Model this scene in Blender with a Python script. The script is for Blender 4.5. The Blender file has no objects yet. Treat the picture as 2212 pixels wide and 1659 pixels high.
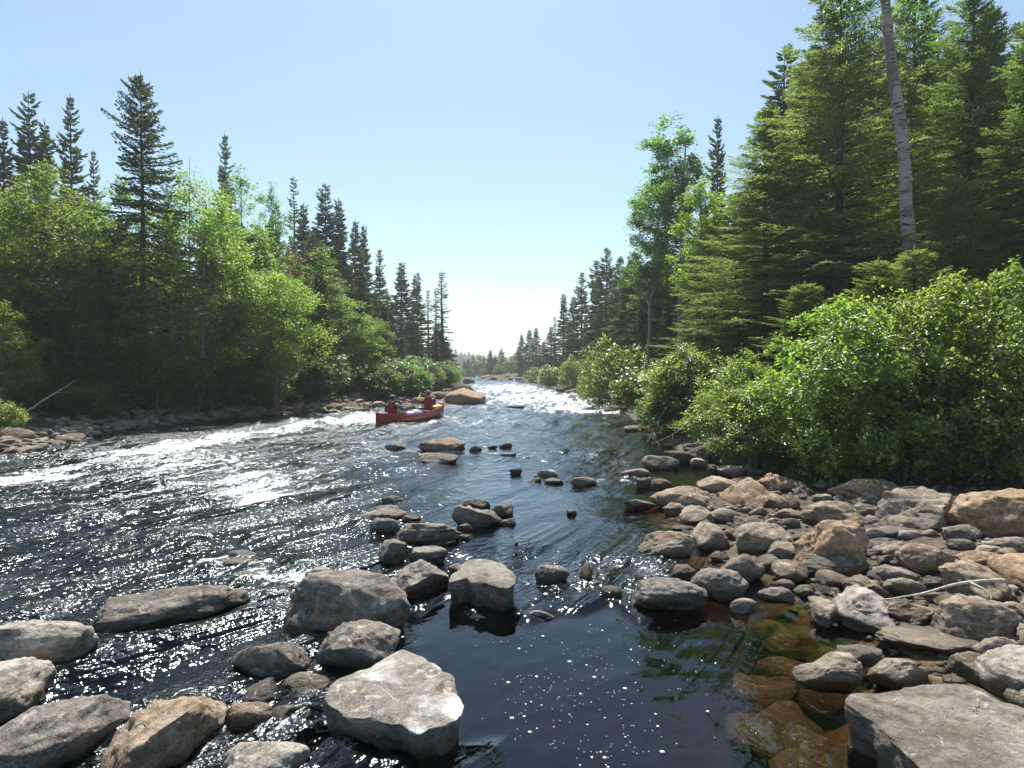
import bpy, math, random
import numpy as np
from mathutils import Vector, Matrix

scene = bpy.context.scene
COL = scene.collection
R = math.radians

# ---------------------------------------------------------------- camera, sky, sun, exposure
CAM_H = 2.1            # eye height above the water
FPX = 1272.0           # focal length in measuring units (frame 2212 x 1659)
CX, CY = 1106.0, 829.5
PITCH = math.atan((CY - 800.0) / FPX)   # horizon sits a little above the middle

cam_d = bpy.data.cameras.new("camera")
cam_d.sensor_width = 36.0
cam_d.lens = 36.0 * FPX / 2212.0
cam_d.clip_start = 0.05
cam_d.clip_end = 4000.0
cam = bpy.data.objects.new("camera", cam_d)
cam.location = (0, 0, CAM_H)
cam.rotation_euler = (math.pi / 2 - PITCH, 0, 0)
COL.objects.link(cam)
scene.camera = cam

SUN_EL, SUN_AZ = R(60.0), R(-4.0)       # azimuth from +Y, clockwise
world = bpy.data.worlds.new("World")
scene.world = world
world.use_nodes = True
wt = world.node_tree
wt.nodes.clear()
w_out = wt.nodes.new("ShaderNodeOutputWorld")
w_bg = wt.nodes.new("ShaderNodeBackground")
w_sky = wt.nodes.new("ShaderNodeTexSky")
w_sky.sky_type = 'NISHITA'
w_sky.sun_disc = False
w_sky.sun_elevation = SUN_EL
w_sky.sun_rotation = SUN_AZ
w_sky.altitude = 300.0
w_sky.air_density = 1.0
w_sky.dust_density = 0.6
w_sky.ozone_density = 1.0
w_bg.inputs["Strength"].default_value = 0.093
# thin bright cloud banks low over the horizon, all the way round
w_tc = wt.nodes.new("ShaderNodeTexCoord")
w_sep = wt.nodes.new("ShaderNodeSeparateXYZ")
w_map = wt.nodes.new("ShaderNodeMapping")
w_map.inputs["Scale"].default_value = (3.0, 3.0, 16.0)
w_map.inputs["Location"].default_value = (0.35, 0.0, 0.4)
w_noise = wt.nodes.new("ShaderNodeTexNoise")
w_noise.inputs["Scale"].default_value = 1.6
w_noise.inputs["Detail"].default_value = 6.0
w_ramp = wt.nodes.new("ShaderNodeMapRange")
w_ramp.inputs["From Min"].default_value = 0.44
w_ramp.inputs["From Max"].default_value = 0.68
w_low = wt.nodes.new("ShaderNodeMapRange")
w_low.inputs["From Min"].default_value = 0.16
w_low.inputs["From Max"].default_value = 0.05
w_mul = wt.nodes.new("ShaderNodeMath"); w_mul.operation = 'MULTIPLY'
w_mul2 = wt.nodes.new("ShaderNodeMath"); w_mul2.operation = 'MULTIPLY'; w_mul2.inputs[1].default_value = 0.6
w_mix = wt.nodes.new("ShaderNodeMix"); w_mix.data_type = 'RGBA'
w_mix.inputs["B"].default_value = (7.5, 7.6, 7.6, 1)
L = wt.links.new
L(w_tc.outputs["Generated"], w_map.inputs["Vector"])
L(w_map.outputs["Vector"], w_noise.inputs["Vector"])
L(w_noise.outputs["Fac"], w_ramp.inputs["Value"])
L(w_tc.outputs["Generated"], w_sep.inputs["Vector"])
L(w_sep.outputs["Z"], w_low.inputs["Value"])
L(w_ramp.outputs["Result"], w_mul.inputs[0]); L(w_low.outputs["Result"], w_mul.inputs[1])
L(w_mul.outputs[0], w_mul2.inputs[0])
L(w_mul2.outputs[0], w_mix.inputs["Factor"])
L(w_sky.outputs["Color"], w_mix.inputs["A"])
w_wb = wt.nodes.new("ShaderNodeMix"); w_wb.data_type = 'RGBA'; w_wb.blend_type = 'MULTIPLY'
w_wb.inputs["Factor"].default_value = 1.0; w_wb.inputs["B"].default_value = (0.985, 1.05, 0.985, 1)      # the camera's white balance
L(w_mix.outputs["Result"], w_wb.inputs["A"]); L(w_wb.outputs["Result"], w_bg.inputs["Color"])
L(w_bg.outputs["Background"], w_out.inputs["Surface"])

sun_d = bpy.data.lights.new("sun", 'SUN')
sun_d.energy = 5.0
sun_d.angle = R(0.53)
sun_d.color = (1.0, 0.955, 0.88)
sun = bpy.data.objects.new("sun", sun_d)
SDIR = Vector((math.sin(SUN_AZ) * math.cos(SUN_EL), math.cos(SUN_AZ) * math.cos(SUN_EL), math.sin(SUN_EL)))
sun.rotation_euler = SDIR.to_track_quat('Z', 'Y').to_euler()
sun.location = (0, 0, 60)
COL.objects.link(sun)

scene.view_settings.view_transform = 'Standard'
scene.view_settings.look = 'None'
scene.view_settings.exposure = 0.86
scene.view_settings.gamma = 1.0
scene.view_settings.use_curve_mapping = False
scene.render.engine = 'CYCLES'
scene.cycles.use_denoising = True
scene.cycles.max_bounces = 8
scene.cycles.transparent_max_bounces = 10
scene.cycles.diffuse_bounces = 3
scene.cycles.glossy_bounces = 3
scene.cycles.transmission_bounces = 4
scene.cycles.caustics_reflective = False
scene.cycles.caustics_refractive = False
scene.cycles.sample_clamp_indirect = 4.0

# ---------------------------------------------------------------- geometry helpers
_cp, _sp = math.cos(PITCH), math.sin(PITCH)

def ray(px, py):
    """direction (per unit of depth along +Y roughly) through a measured point of the photograph"""
    u = (px - CX) / FPX
    v = (CY - py) / FPX
    return np.array([u, _cp + v * _sp, -_sp + v * _cp])

def on_plane(px, py, z=0.0):
    d = ray(px, py)
    t = (z - CAM_H) / d[2]
    return d[0] * t, d[1] * t

def at_depth(px, py, y):
    d = ray(px, py)
    t = y / d[1]
    return d[0] * t, y, CAM_H + d[2] * t

def project(x, y, z):
    """world -> measuring units (only used to look up what the photo shows at a place)"""
    yc = y * _cp - (z - CAM_H) * _sp
    zc = y * _sp + (z - CAM_H) * _cp
    yc = np.maximum(yc, 1e-3)
    return CX + FPX * x / yc, CY - FPX * zc / yc

def _hash(ix, iy, iz):
    h = (ix.astype(np.uint32) * np.uint32(374761393) + iy.astype(np.uint32) * np.uint32(668265263)
         + iz.astype(np.uint32) * np.uint32(2147483647))
    h = (h ^ (h >> np.uint32(13))) * np.uint32(1274126177)
    h = h ^ (h >> np.uint32(16))
    return (h & np.uint32(0xFFFF)).astype(np.float32) / 32767.5 - 1.0

def vnoise(p):
    p = np.asarray(p, dtype=np.float32)
    i = np.floor(p).astype(np.int64)
    f = p - i
    f = f * f * (3 - 2 * f)
    x, y, z = i[:, 0], i[:, 1], i[:, 2]
    fx, fy, fz = f[:, 0], f[:, 1], f[:, 2]
    with np.errstate(over='ignore'):
        c = [[[_hash(x + a, y + b, z + c_) for c_ in (0, 1)] for b in (0, 1)] for a in (0, 1)]
    def lz(a, b): return c[a][b][0] * (1 - fz) + c[a][b][1] * fz
    y0 = lz(0, 0) * (1 - fy) + lz(0, 1) * fy
    y1 = lz(1, 0) * (1 - fy) + lz(1, 1) * fy
    return y0 * (1 - fx) + y1 * fx

def fbm(p, octaves=4, gain=0.5, lac=2.03):
    p = np.asarray(p, dtype=np.float32)
    out = np.zeros(len(p), np.float32); a = 1.0
    for k in range(octaves):
        out += a * vnoise(p * (lac ** k) + 17.3 * k)
        a *= gain
    return out

def noise2(x, y, s, octaves=3, seed=0.0):
    return fbm(np.stack([x / s, y / s, np.full_like(x, seed)], 1), octaves)

def sstep(a, b, x):
    t = np.clip((x - a) / (b - a), 0, 1)
    return t * t * (3 - 2 * t)

class MB:
    """collects vertices and faces as arrays; build() links ONE mesh object"""
    def __init__(s):
        s.v, s.f, s.n = [], [], 0
    def add(s, v, *faces):
        v = np.asarray(v, np.float32).reshape(-1, 3)
        for f in faces:
            f = np.asarray(f, np.int32)
            if f.size: s.f.append(f + s.n)
        s.v.append(v); s.n += len(v)
    def tube(s, pts, rad, sides=6, cap=True):
        pts = np.asarray(pts, float); rad = np.asarray(rad, float) * np.ones(len(pts))
        n = len(pts)
        t = np.gradient(pts, axis=0)
        t /= np.linalg.norm(t, axis=1, keepdims=True) + 1e-9
        ref = np.where(np.abs(t[:, 2:3]) > 0.9, np.array([[1.0, 0, 0]]), np.array([[0, 0, 1.0]]))
        if np.abs(t[:, 2]).max() > 0.9 and np.abs(t[:, 2]).min() < 0.9:
            ref = np.array([[0.31, 0.93, 0.2]]) * np.ones((n, 1))
        a = np.cross(t, ref); a /= np.linalg.norm(a, axis=1, keepdims=True) + 1e-9
        b = np.cross(t, a)
        ang = np.linspace(0, 2 * math.pi, sides, endpoint=False)
        ring = (a[:, None, :] * np.cos(ang)[None, :, None] + b[:, None, :] * np.sin(ang)[None, :, None]) * rad[:, None, None] + pts[:, None, :]
        i = np.arange(n - 1)[:, None] * sides; j = np.arange(sides)[None, :]; k = (j + 1) % sides
        q = np.stack([i + j, i + k, i + sides + k, i + sides + j], -1).reshape(-1, 4)
        v = ring.reshape(-1, 3)
        fs = [q]
        if cap:
            v = np.vstack([v, pts[:1], pts[-1:]])
            c0, c1 = n * sides, n * sides + 1
            jj = np.arange(sides); kk = (jj + 1) % sides
            fs.append(np.stack([kk, jj, np.full(sides, c0)], -1))
            fs.append(np.stack([(n - 1) * sides + jj, (n - 1) * sides + kk, np.full(sides, c1)], -1))
        s.add(v, *fs)
    def box(s, c, d, rot=None):
        v = np.array([[x, y, z] for x in (-.5, .5) for y in (-.5, .5) for z in (-.5, .5)]) * np.array(d)
        if rot is not None: v = v @ np.array(rot.to_3x3()).T
        s.add(v + np.array(c), [[0, 1, 3, 2], [4, 6, 7, 5], [0, 4, 5, 1], [2, 3, 7, 6], [0, 2, 6, 4], [1, 5, 7, 3]])
    def mesh(s, name, mat, smooth=False):
        me = bpy.data.meshes.new(name)
        v = np.concatenate(s.v) if s.v else np.zeros((0, 3), np.float32)
        fs = s.f
        nl = sum(f.size for f in fs); nf = sum(len(f) for f in fs)
        me.vertices.add(len(v)); me.vertices.foreach_set("co", v.astype(np.float32).ravel())
        me.loops.add(nl); me.polygons.add(nf)
        me.loops.foreach_set("vertex_index", np.concatenate([f.ravel() for f in fs]).astype(np.int32))
        tot = np.concatenate([np.full(len(f), f.shape[1], np.int32) for f in fs])
        st = np.concatenate([[0], np.cumsum(tot)[:-1]]).astype(np.int32)
        me.polygons.foreach_set("loop_start", st)
        if smooth: me.polygons.foreach_set("use_smooth", np.ones(nf, bool))
        me.update(calc_edges=True)
        if mat: me.materials.append(mat)
        return me
    def build(s, name, mat, parent=None, smooth=False, loc=(0, 0, 0)):
        return link(name, s.mesh(name, mat, smooth), parent, loc)

def link(name, me, parent=None, loc=(0, 0, 0)):
    o = bpy.data.objects.new(name, me)
    COL.objects.link(o)
    o.location = loc
    if parent is not None: o.parent = parent
    return o

def tag(o, label=None, cat=None, group=None, kind=None):
    if label: o["label"] = label
    if cat: o["category"] = cat
    if group: o["group"] = group
    if kind: o["kind"] = kind
    return o

def empty(name, loc=(0, 0, 0), rz=0.0):
    o = bpy.data.objects.new(name, None)
    o.empty_display_size = 0.2
    COL.objects.link(o); o.location = loc; o.rotation_euler = (0, 0, rz)
    return o

# ---------------------------------------------------------------- materials
class NT:
    def __init__(s, name):
        s.m = bpy.data.materials.new(name); s.m.use_nodes = True
        s.t = s.m.node_tree; s.t.nodes.clear()
        s.out = s.t.nodes.new("ShaderNodeOutputMaterial")
    def n(s, typ, props=None, **ins):
        nd = s.t.nodes.new("ShaderNode" + typ)
        for k, v in (props or {}).items(): setattr(nd, k, v)
        for k, v in ins.items():
            key = int(k[1:]) if k[0] == "_" and k[1:].isdigit() else k.replace("_", " ")
            s.set(nd.inputs[key], v)
        return nd
    def set(s, sock, v):
        if hasattr(v, "is_output") or isinstance(v, bpy.types.NodeSocket): s.t.links.new(v, sock)
        elif isinstance(v, bpy.types.Node): s.t.links.new(v.outputs[0], sock)
        else: sock.default_value = v
    def math(s, op, a, b=0.0, clamp=False):
        return s.n("Math", {"operation": op, "use_clamp": clamp}, _0=a, _1=b).outputs[0]
    def mix(s, f, a, b, typ='MIX'):
        nd = s.t.nodes.new("ShaderNodeMix"); nd.data_type = 'RGBA'; nd.blend_type = typ
        s.set(nd.inputs["Factor"], f); s.set(nd.inputs["A"], a); s.set(nd.inputs["B"], b)
        return nd.outputs["Result"]
    def rng(s, v, a, b, c=0.0, d=1.0):
        nd = s.n("MapRange", None, Value=v)
        nd.inputs["From Min"].default_value = a; nd.inputs["From Max"].default_value = b
        nd.inputs["To Min"].default_value = c; nd.inputs["To Max"].default_value = d
        return nd.outputs["Result"]
    def noise(s, vec, scale, detail=4.0, rough=0.55, dist=0.0):
        nd = s.n("TexNoise", None, Scale=scale, Detail=detail, Roughness=rough, Distortion=dist)
        if vec is not None: s.set(nd.inputs["Vector"], vec)
        return nd.outputs["Fac"]
    def done(s, surf, vol=None):
        s.t.links.new(surf if not isinstance(surf, bpy.types.Node) else surf.outputs[0], s.out.inputs["Surface"])
        if vol is not None: s.t.links.new(vol.outputs[0], s.out.inputs["Volume"])
        return s.m

def c4(r, g, b): return (r, g, b, 1.0)

def mat_rock(name, crust=0.0, submerged=False):
    m = NT(name)
    tc = m.n("TexCoord").outputs["Object"]
    info = m.n("ObjectInfo")
    off = m.n("VectorMath", {"operation": 'ADD'}, _0=tc).outputs[0]
    comb = m.n("CombineXYZ", None, X=m.math('MULTIPLY', info.outputs["Random"], 37.0), Y=m.math('MULTIPLY', info.outputs["Random"], 91.0))
    m.t.links.new(comb.outputs[0], off.node.inputs[1])
    big = m.noise(off, 3.2, 5.0, 0.6, 0.4)
    mid = m.noise(off, 14.0, 6.0, 0.7, 0.2)
    fine = m.noise(off, 95.0, 3.0, 0.7)
    lich = m.noise(off, 7.5, 7.0, 0.72, 0.9)
    tint = info.outputs["Color"]
    c = m.mix(m.rng(big, 0.35, 0.66), m.mix(1.0, tint, c4(.50, .46, .43), 'MULTIPLY'), tint)
    c = m.mix(m.rng(mid, 0.46, 0.74, 0, 0.75), c, m.mix(1.0, tint, c4(1.62, 1.58, 1.5), 'MULTIPLY'))
    c = m.mix(m.rng(mid, 0.49, 0.30, 0, 0.9), c, m.mix(1.0, tint, c4(.36, .33, .31), 'MULTIPLY'))
    bandv = m.n("Mapping", None, Vector=off); bandv.inputs["Scale"].default_value = (1.6, 2.4, 17.0); bandv.inputs["Rotation"].default_value = (0.5, 0.35, 0.2)
    band = m.noise(bandv, 1.0, 4.0, 0.6, 0.6)
    c = m.mix(m.rng(band, 0.54, 0.66, 0, 0.45), c, m.mix(1.0, tint, c4(1.7, 1.66, 1.6), 'MULTIPLY'))
    c = m.mix(m.rng(band, 0.44, 0.34, 0, 0.55), c, m.mix(1.0, tint, c4(.42, .38, .35), 'MULTIPLY'))
    # lichen and rust blotches
    c = m.mix(m.rng(lich, 0.575, 0.63, 0, 0.6), c, c4(.50, .47, .40))
    rust = m.noise(off, 4.3, 6.0, 0.7, 1.5)
    rr = m.math('MULTIPLY', m.rng(rust, 0.56, 0.70, 0, 0.7), info.outputs["Alpha"] if "Alpha" in info.outputs else 0.5)
    c = m.mix(rr, c, c4(.34, .18, .075))
    if crust > 0:
        cr = m.noise(off, 2.3, 7.0, 0.62, 0.6)
        geo_n = m.n("NewGeometry").outputs["Normal"]
        up = m.n("SeparateXYZ", None, Vector=geo_n).outputs["Z"]
        k = m.math('MULTIPLY', m.rng(cr, 0.47, 0.66), m.rng(up, 0.35, 0.8))
        c = m.mix(m.math('MULTIPLY', k, crust), c, c4(.66, .65, .64))
        yl = m.noise(off, 6.0, 5.0, 0.7, 0.8)
        c = m.mix(m.math('MULTIPLY', m.rng(yl, 0.61, 0.66, 0, 0.8), m.rng(up, 0.3, 0.7)), c, c4(.62, .52, .34))
    # pits and grain
    c = m.mix(m.rng(fine, 0.34, 0.66, 0.0, 1.0), m.mix(1.0, c, c4(.66, .65, .64), 'MULTIPLY'), m.mix(1.0, c, c4(1.28, 1.27, 1.25), 'MULTIPLY'))
    vor = m.n("TexVoronoi", {"feature": 'DISTANCE_TO_EDGE'}, Scale=3.3, Vector=m.n("VectorMath", {"operation": 'ADD'}, _0=off, _1=m.n("TexNoise", None, Scale=4.0, Detail=5.0, Vector=off).outputs["Color"]).outputs[0]).outputs["Distance"]
    crack = m.math('MULTIPLY', m.rng(vor, 0.0, 0.02, 1.0, 0.0), m.rng(m.noise(off, 2.1, 2.0), 0.60, 0.68))
    c = m.mix(m.math('MULTIPLY', crack, 0.75), c, c4(.03, .028, .025))
    # wet, algae-dark band along the water
    pz = m.n("SeparateXYZ", None, Vector=m.n("NewGeometry").outputs["Position"]).outputs["Z"]
    lev = m.math('ADD', pz, m.math('MULTIPLY', m.math('SUBTRACT', mid, 0.5), -0.12))
    wet = m.rng(lev, 0.125, 0.05)
    if submerged: wet = 1.0
    c = m.mix(m.math('MULTIPLY', wet, 0.85) if not submerged else 0.0, c, m.mix(1.0, c, c4(.30, .27, .22), 'MULTIPLY'))
    h = m.math('ADD', m.math('MULTIPLY', mid, 0.7), m.math('ADD', m.math('MULTIPLY', fine, 0.16), m.math('MULTIPLY', band, 0.35)))
    h = m.math('SUBTRACT', h, m.math('MULTIPLY', crack, 0.5))
    bump = m.n("Bump", None, Strength=0.85, Distance=0.045, Height=h)
    b = m.n("BsdfPrincipled", None, Base_Color=c, Normal=bump)
    m.set(b.inputs["Roughness"], m.math('SUBTRACT', 0.85, m.math('MULTIPLY', wet, 0.5)) if not submerged else 0.8)
    b.inputs["Specular IOR Level"].default_value = 0.35
    return m.done(b)

def mat_leaf(name, col, trans, rough=0.45, spec=0.35, var=0.35, tfac=0.5):
    m = NT(name)
    geo = m.n("NewGeometry")
    info = m.n("ObjectInfo")
    tc = m.n("TexCoord").outputs["Object"]
    k = m.math('ADD', m.math('MULTIPLY', m.math('SUBTRACT', geo.outputs["Random Per Island"], 0.5), var * 1.6),
               m.math('MULTIPLY', m.math('SUBTRACT', m.noise(tc, 0.9, 2.0), 0.5), var * 1.4))
    k = m.math('ADD', k, m.math('MULTIPLY', m.math('SUBTRACT', info.outputs["Random"], 0.5), var * 0.8))
    k = m.math('ADD', k, 1.0)
    hue = m.math('ADD', 0.5, m.math('MULTIPLY', m.math('SUBTRACT', geo.outputs["Random Per Island"], 0.5), -0.035))
    c1 = m.n("HueSaturation", None, Hue=hue, Saturation=1.0, Value=k, Color=m.mix(1.0, col, info.outputs["Color"], 'MULTIPLY')).outputs[0]
    c2 = m.n("HueSaturation", None, Hue=hue, Saturation=1.0, Value=k, Color=m.mix(1.0, trans, info.outputs["Color"], 'MULTIPLY')).outputs[0]
    d = m.n("BsdfPrincipled", None, Base_Color=c1, Roughness=rough)
    d.inputs["Specular IOR Level"].default_value = spec
    t = m.n("BsdfTranslucent", None, Color=c2)
    return m.done(m.n("MixShader", None, _0=tfac, _1=d.outputs[0], _2=t.outputs[0]))

def mat_bark(name, a, b, scale=(9, 9, 2.0)):
    m = NT(name)
    tc = m.n("TexCoord").outputs["Object"]
    mp = m.n("Mapping", None, Vector=tc); mp.inputs["Scale"].default_value = scale
    n1 = m.noise(mp, 1.0, 6.0, 0.65)
    c = m.mix(m.rng(n1, 0.35, 0.65), a, b)
    bump = m.n("Bump", None, Strength=0.8, Distance=0.03, Height=n1)
    p = m.n("BsdfPrincipled", None, Base_Color=c, Roughness=0.9, Normal=bump)
    p.inputs["Specular IOR Level"].default_value = 0.2
    return m.done(p)

def mat_birch(name):
    m = NT(name)
    tc = m.n("TexCoord").outputs["Object"]
    mp = m.n("Mapping", None, Vector=tc); mp.inputs["Scale"].default_value = (3.0, 3.0, 22.0)
    band = m.noise(mp, 1.0, 4.0, 0.65)
    big = m.noise(tc, 1.4, 5.0, 0.7, 1.0)
    c = m.mix(m.rng(band, 0.555, 0.60), m.mix(m.noise(tc, 6.0), c4(.47, .44, .40), c4(.27, .25, .23)), c4(.045, .04, .035))
    c = m.mix(m.rng(big, 0.50, 0.60, 0, 0.8), c, c4(.13, .11, .095))
    p = m.n("BsdfPrincipled", None, Base_Color=c, Roughness=0.75)
    return m.done(p)

def mat_plain(name, col, rough=0.6, spec=0.4, var=0.25, scale=12.0, metal=0.0):
    m = NT(name)
    tc = m.n("TexCoord").outputs["Object"]
    n1 = m.noise(tc, scale, 5.0, 0.6)
    c = m.mix(n1, tuple(x * (1 - var) for x in col[:3]) + (1,), tuple(min(1, x * (1 + var)) for x in col[:3]) + (1,))
    p = m.n("BsdfPrincipled", None, Base_Color=c, Roughness=rough, Metallic=metal)
    p.inputs["Specular IOR Level"].default_value = spec
    return m.done(p)

def mat_ground():
    m = NT("forest_soil")
    pos = m.n("NewGeometry").outputs["Position"]
    n1 = m.noise(pos, 0.8, 6.0, 0.65); n2 = m.noise(pos, 9.0, 5.0, 0.7); n3 = m.noise(pos, 45.0, 3.0)
    c = m.mix(m.rng(n2, 0.35, 0.65), c4(.045, .033, .022), c4(.13, .10, .07))
    c = m.mix(m.rng(n1, 0.48, 0.62, 0, 0.8), c, c4(.035, .06, .018))
    pz = m.n("SeparateXYZ", None, Vector=pos).outputs["Z"]
    stone = m.mix(m.rng(n2, 0.38, 0.62), c4(.07, .058, .045), c4(.20, .165, .125))
    stone = m.mix(m.rng(n3, 0.35, 0.65), m.mix(1.0, stone, c4(.6, .6, .6), 'MULTIPLY'), stone)
    c = m.mix(m.rng(pz, 0.30, 0.12), c, stone)
    bed = m.mix(m.rng(n2, 0.36, 0.64), c4(.06, .036, .018), c4(.22, .135, .062))
    bed = m.mix(m.rng(n1, 0.5, 0.62, 0, 0.55), bed, c4(.07, .085, .02))
    c = m.mix(m.rng(pz, 0.03, -0.03), c, bed)
    bump = m.n("Bump", None, Strength=0.9, Distance=0.06, Height=m.math('ADD', n2, m.math('MULTIPLY', n3, 0.4)))
    p = m.n("BsdfPrincipled", None, Base_Color=c, Roughness=0.9, Normal=bump)
    p.inputs["Specular IOR Level"].default_value = 0.25
    return m.done(p)

def mat_water():
    m = NT("river_water")
    pos = m.n("NewGeometry").outputs["Position"]
    chop = m.n("Attribute", {"attribute_name": "chop"}).outputs["Fac"]
    foam = m.n("Attribute", {"attribute_name": "foam"}).outputs["Fac"]
    flow = m.n("Attribute", {"attribute_name": "flow"}).outputs["Vector"]
    mp = m.n("Mapping", None, Vector=flow); mp.inputs["Scale"].default_value = (0.55, 1.15, 1.0)
    mp2 = m.n("Mapping", None, Vector=flow); mp2.inputs["Scale"].default_value = (0.45, 1.6, 1.0)
    mask = m.rng(m.noise(mp2, 1.1, 4.0, 0.6, 0.5), 0.36, 0.58, 0.30, 1.0)      # gusts and seams: where the surface breaks up
    fine_k = m.math('MULTIPLY', chop, mask)
    w1 = m.noise(mp, 8.0, 2.0, 0.5, 0.4)
    w2 = m.noise(pos, 17.0, 2.0, 0.5, 0.3)
    w0 = m.noise(flow, 2.6, 3.0, 0.5)
    h = m.math('ADD', m.math('MULTIPLY', w1, 0.078), m.math('MULTIPLY', w2, 0.034))
    h = m.math('MULTIPLY', h, fine_k)
    h = m.math('ADD', h, m.math('MULTIPLY', w0, m.math('MULTIPLY', chop, 0.10)))
    bump = m.n("Bump", None, Strength=1.0, Distance=1.0, Height=h)
    fres = m.n("Fresnel", None, IOR=1.48, Normal=bump)
    gl = m.n("BsdfGlossy", {"distribution": 'GGX'}, Color=c4(.88, .95, 1), Roughness=m.math('ADD', 0.03, m.math('MULTIPLY', fine_k, 0.20)), Normal=bump)  # bluish tint put into the reflection for the high sky's blue
    tr = m.n("BsdfTransparent", None, Color=c4(.97, .97, .97))
    wat = m.n("MixShader", None, _0=fres, _1=tr, _2=gl)
    fb = m.noise(mp, 9.0, 6.0, 0.75, 0.6)
    fb2 = m.noise(pos, 24.0, 5.0, 0.75)
    fb = m.math('ADD', m.math('MULTIPLY', fb, 0.55), m.math('MULTIPLY', fb2, 0.45))
    fm = m.rng(m.math('ADD', fb, m.math('MULTIPLY', m.math('SUBTRACT', foam, 0.62), 0.24)), 0.50, 0.575)
    fm = m.math('MULTIPLY', fm, m.rng(foam, 0.02, 0.2))
    fbump = m.n("Bump", None, Strength=0.8, Distance=0.05, Height=fb)
    fd = m.n("BsdfDiffuse", None, Color=c4(.86, .88, .90), Normal=fbump)
    sh = m.n("MixShader", None, _0=fm, _1=wat.outputs[0], _2=fd.outputs[0])
    vol = m.n("VolumeAbsorption", None, Color=c4(.54, .42, .25), Density=6.5)
    return m.done(sh, vol)

M = dict(
    rock=mat_rock("weathered_rock"), crust=mat_rock("crusted_rock", 0.95), bedrock=mat_rock("drowned_rock", 0, True),
    needle=mat_leaf("spruce_needles", c4(.085, .128, .052), c4(.17, .27, .06), 0.5, 0.3, 0.5, 0.36),
    fir=mat_leaf("fir_needles", c4(.115, .18, .065), c4(.29, .42, .085), 0.5, 0.35, 0.5, 0.45),
    leaf=mat_leaf("maple_leaves", c4(.078, .155, .03), c4(.28, .47, .06), 0.45, 0.35, 0.45, 0.52),
    birchleaf=mat_leaf("birch_leaves", c4(.06, .13, .028), c4(.20, .42, .05), 0.45, 0.35, 0.4, 0.5),
    alder=mat_leaf("alder_leaves", c4(.11, .185, .045), c4(.34, .50, .06), 0.34, 0.55, 0.5, 0.42),
    rustleaf=mat_leaf("dead_needles", c4(.22, .085, .03), c4(.25, .09, .02), 0.7, 0.2, 0.3, 0.3),
    grass=mat_leaf("grass_blades", c4(.07, .14, .02), c4(.22, .40, .03), 0.4, 0.4, 0.3, 0.45),
    bark=mat_bark("dark_bark", c4(.045, .036, .03), c4(.14, .115, .095)),
    greybark=mat_bark("grey_bark", c4(.10, .085, .075), c4(.30, .27, .24)),
    birch=mat_birch("birch_bark"),
    drift=mat_bark("bleached_wood", c4(.34, .29, .24), c4(.62, .57, .50), (25, 25, 25)),
    ground=mat_ground(), water=mat_water(),
    foam=mat_plain("foam_bubble", c4(.85, .87, .9), 0.35, 0.5, 0.05),
    canoe=mat_plain("red_hull", c4(.46, .05, .03), 0.32, 0.5, 0.12, 5.0),
    canoein=mat_plain("hull_inside", c4(.30, .10, .06), 0.55, 0.4),
    black=mat_plain("black_trim", c4(.02, .02, .022), 0.5, 0.4),
    wood=mat_plain("ash_wood", c4(.38, .24, .12), 0.55, 0.4),
    bluebag=mat_plain("blue_bag", c4(.16, .38, .72), 0.45, 0.5, 0.15),
    yellowbag=mat_plain("yellow_bag", c4(.68, .56, .12), 0.5, 0.4, 0.15),
    vest=mat_plain("red_vest", c4(.28, .025, .03), 0.75, 0.25, 0.3, 20.0),
    dark=mat_plain("dark_clothing", c4(.018, .018, .026), 0.85, 0.2, 0.3),
    blue=mat_plain("blue_sleeve", c4(.05, .22, .50), 0.8, 0.2, 0.2),
    lime=mat_plain("lime_sleeve", c4(.34, .46, .06), 0.8, 0.2, 0.2),
    skin=mat_plain("skin", c4(.50, .31, .22), 0.55, 0.35, 0.12),
    hair=mat_plain("hair", c4(.03, .02, .015), 0.7, 0.3),
    cap=mat_plain("grey_cap", c4(.11, .11, .125), 0.7, 0.3, 0.2),
)
# ---------------------------------------------------------------- the river's plan
LEFT_PX = [(983, 806), (985, 812), (986, 822), (1000, 824), (1030, 850), (985, 853), (930, 868), (860, 875), (760, 890), (650, 893), (500, 903), (300, 928), (160, 950), (40, 978)]
RIGHT_PX = [(1960, 1659), (1900, 1600), (1850, 1530), (1900, 1470), (1990, 1440), (1880, 1360), (1790, 1330), (1720, 1290), (1640, 1255), (1560, 1225), (1500, 1170), (1440, 1140),
            (1405, 1100), (1420, 1062), (1500, 1048), (1570, 1030), (1540, 1000), (1490, 985), (1420, 955), (1385, 925), (1340, 885), (1300, 858), (1230, 840), (1150, 829), (1120, 822), (1040, 820), (1032, 813), (1045, 806)]
poly = [on_plane(*p) for p in LEFT_PX]
poly += [(-24, 6), (-32, -8), (-36, -60), (7, -60), (6, -8), (4.2, 0.0), (2.9, 1.9)]
poly += [on_plane(*p) for p in RIGHT_PX]
POLY = np.array(poly, float)

def signed_dist(x, y):
    """distance to the river's edge, positive over the water"""
    p = np.stack([np.ravel(x), np.ravel(y)], 1).astype(np.float64)
    best = np.full(len(p), 1e18); inside = np.zeros(len(p), bool)
    n = len(POLY)
    for i in range(n):
        a, b = POLY[i], POLY[(i + 1) % n]
        ab = b - a; t = np.clip(((p - a) @ ab) / (ab @ ab + 1e-12), 0, 1)
        q = p - (a + t[:, None] * ab)
        best = np.minimum(best, (q * q).sum(1))
        c = (a[1] > p[:, 1]) != (b[1] > p[:, 1])
        xx = a[0] + (p[:, 1] - a[1]) * (b[0] - a[0]) / (b[1] - a[1] + 1e-12)
        inside ^= c & (p[:, 0] < xx)
    return np.sqrt(best) * np.where(inside, 1, -1)

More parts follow.
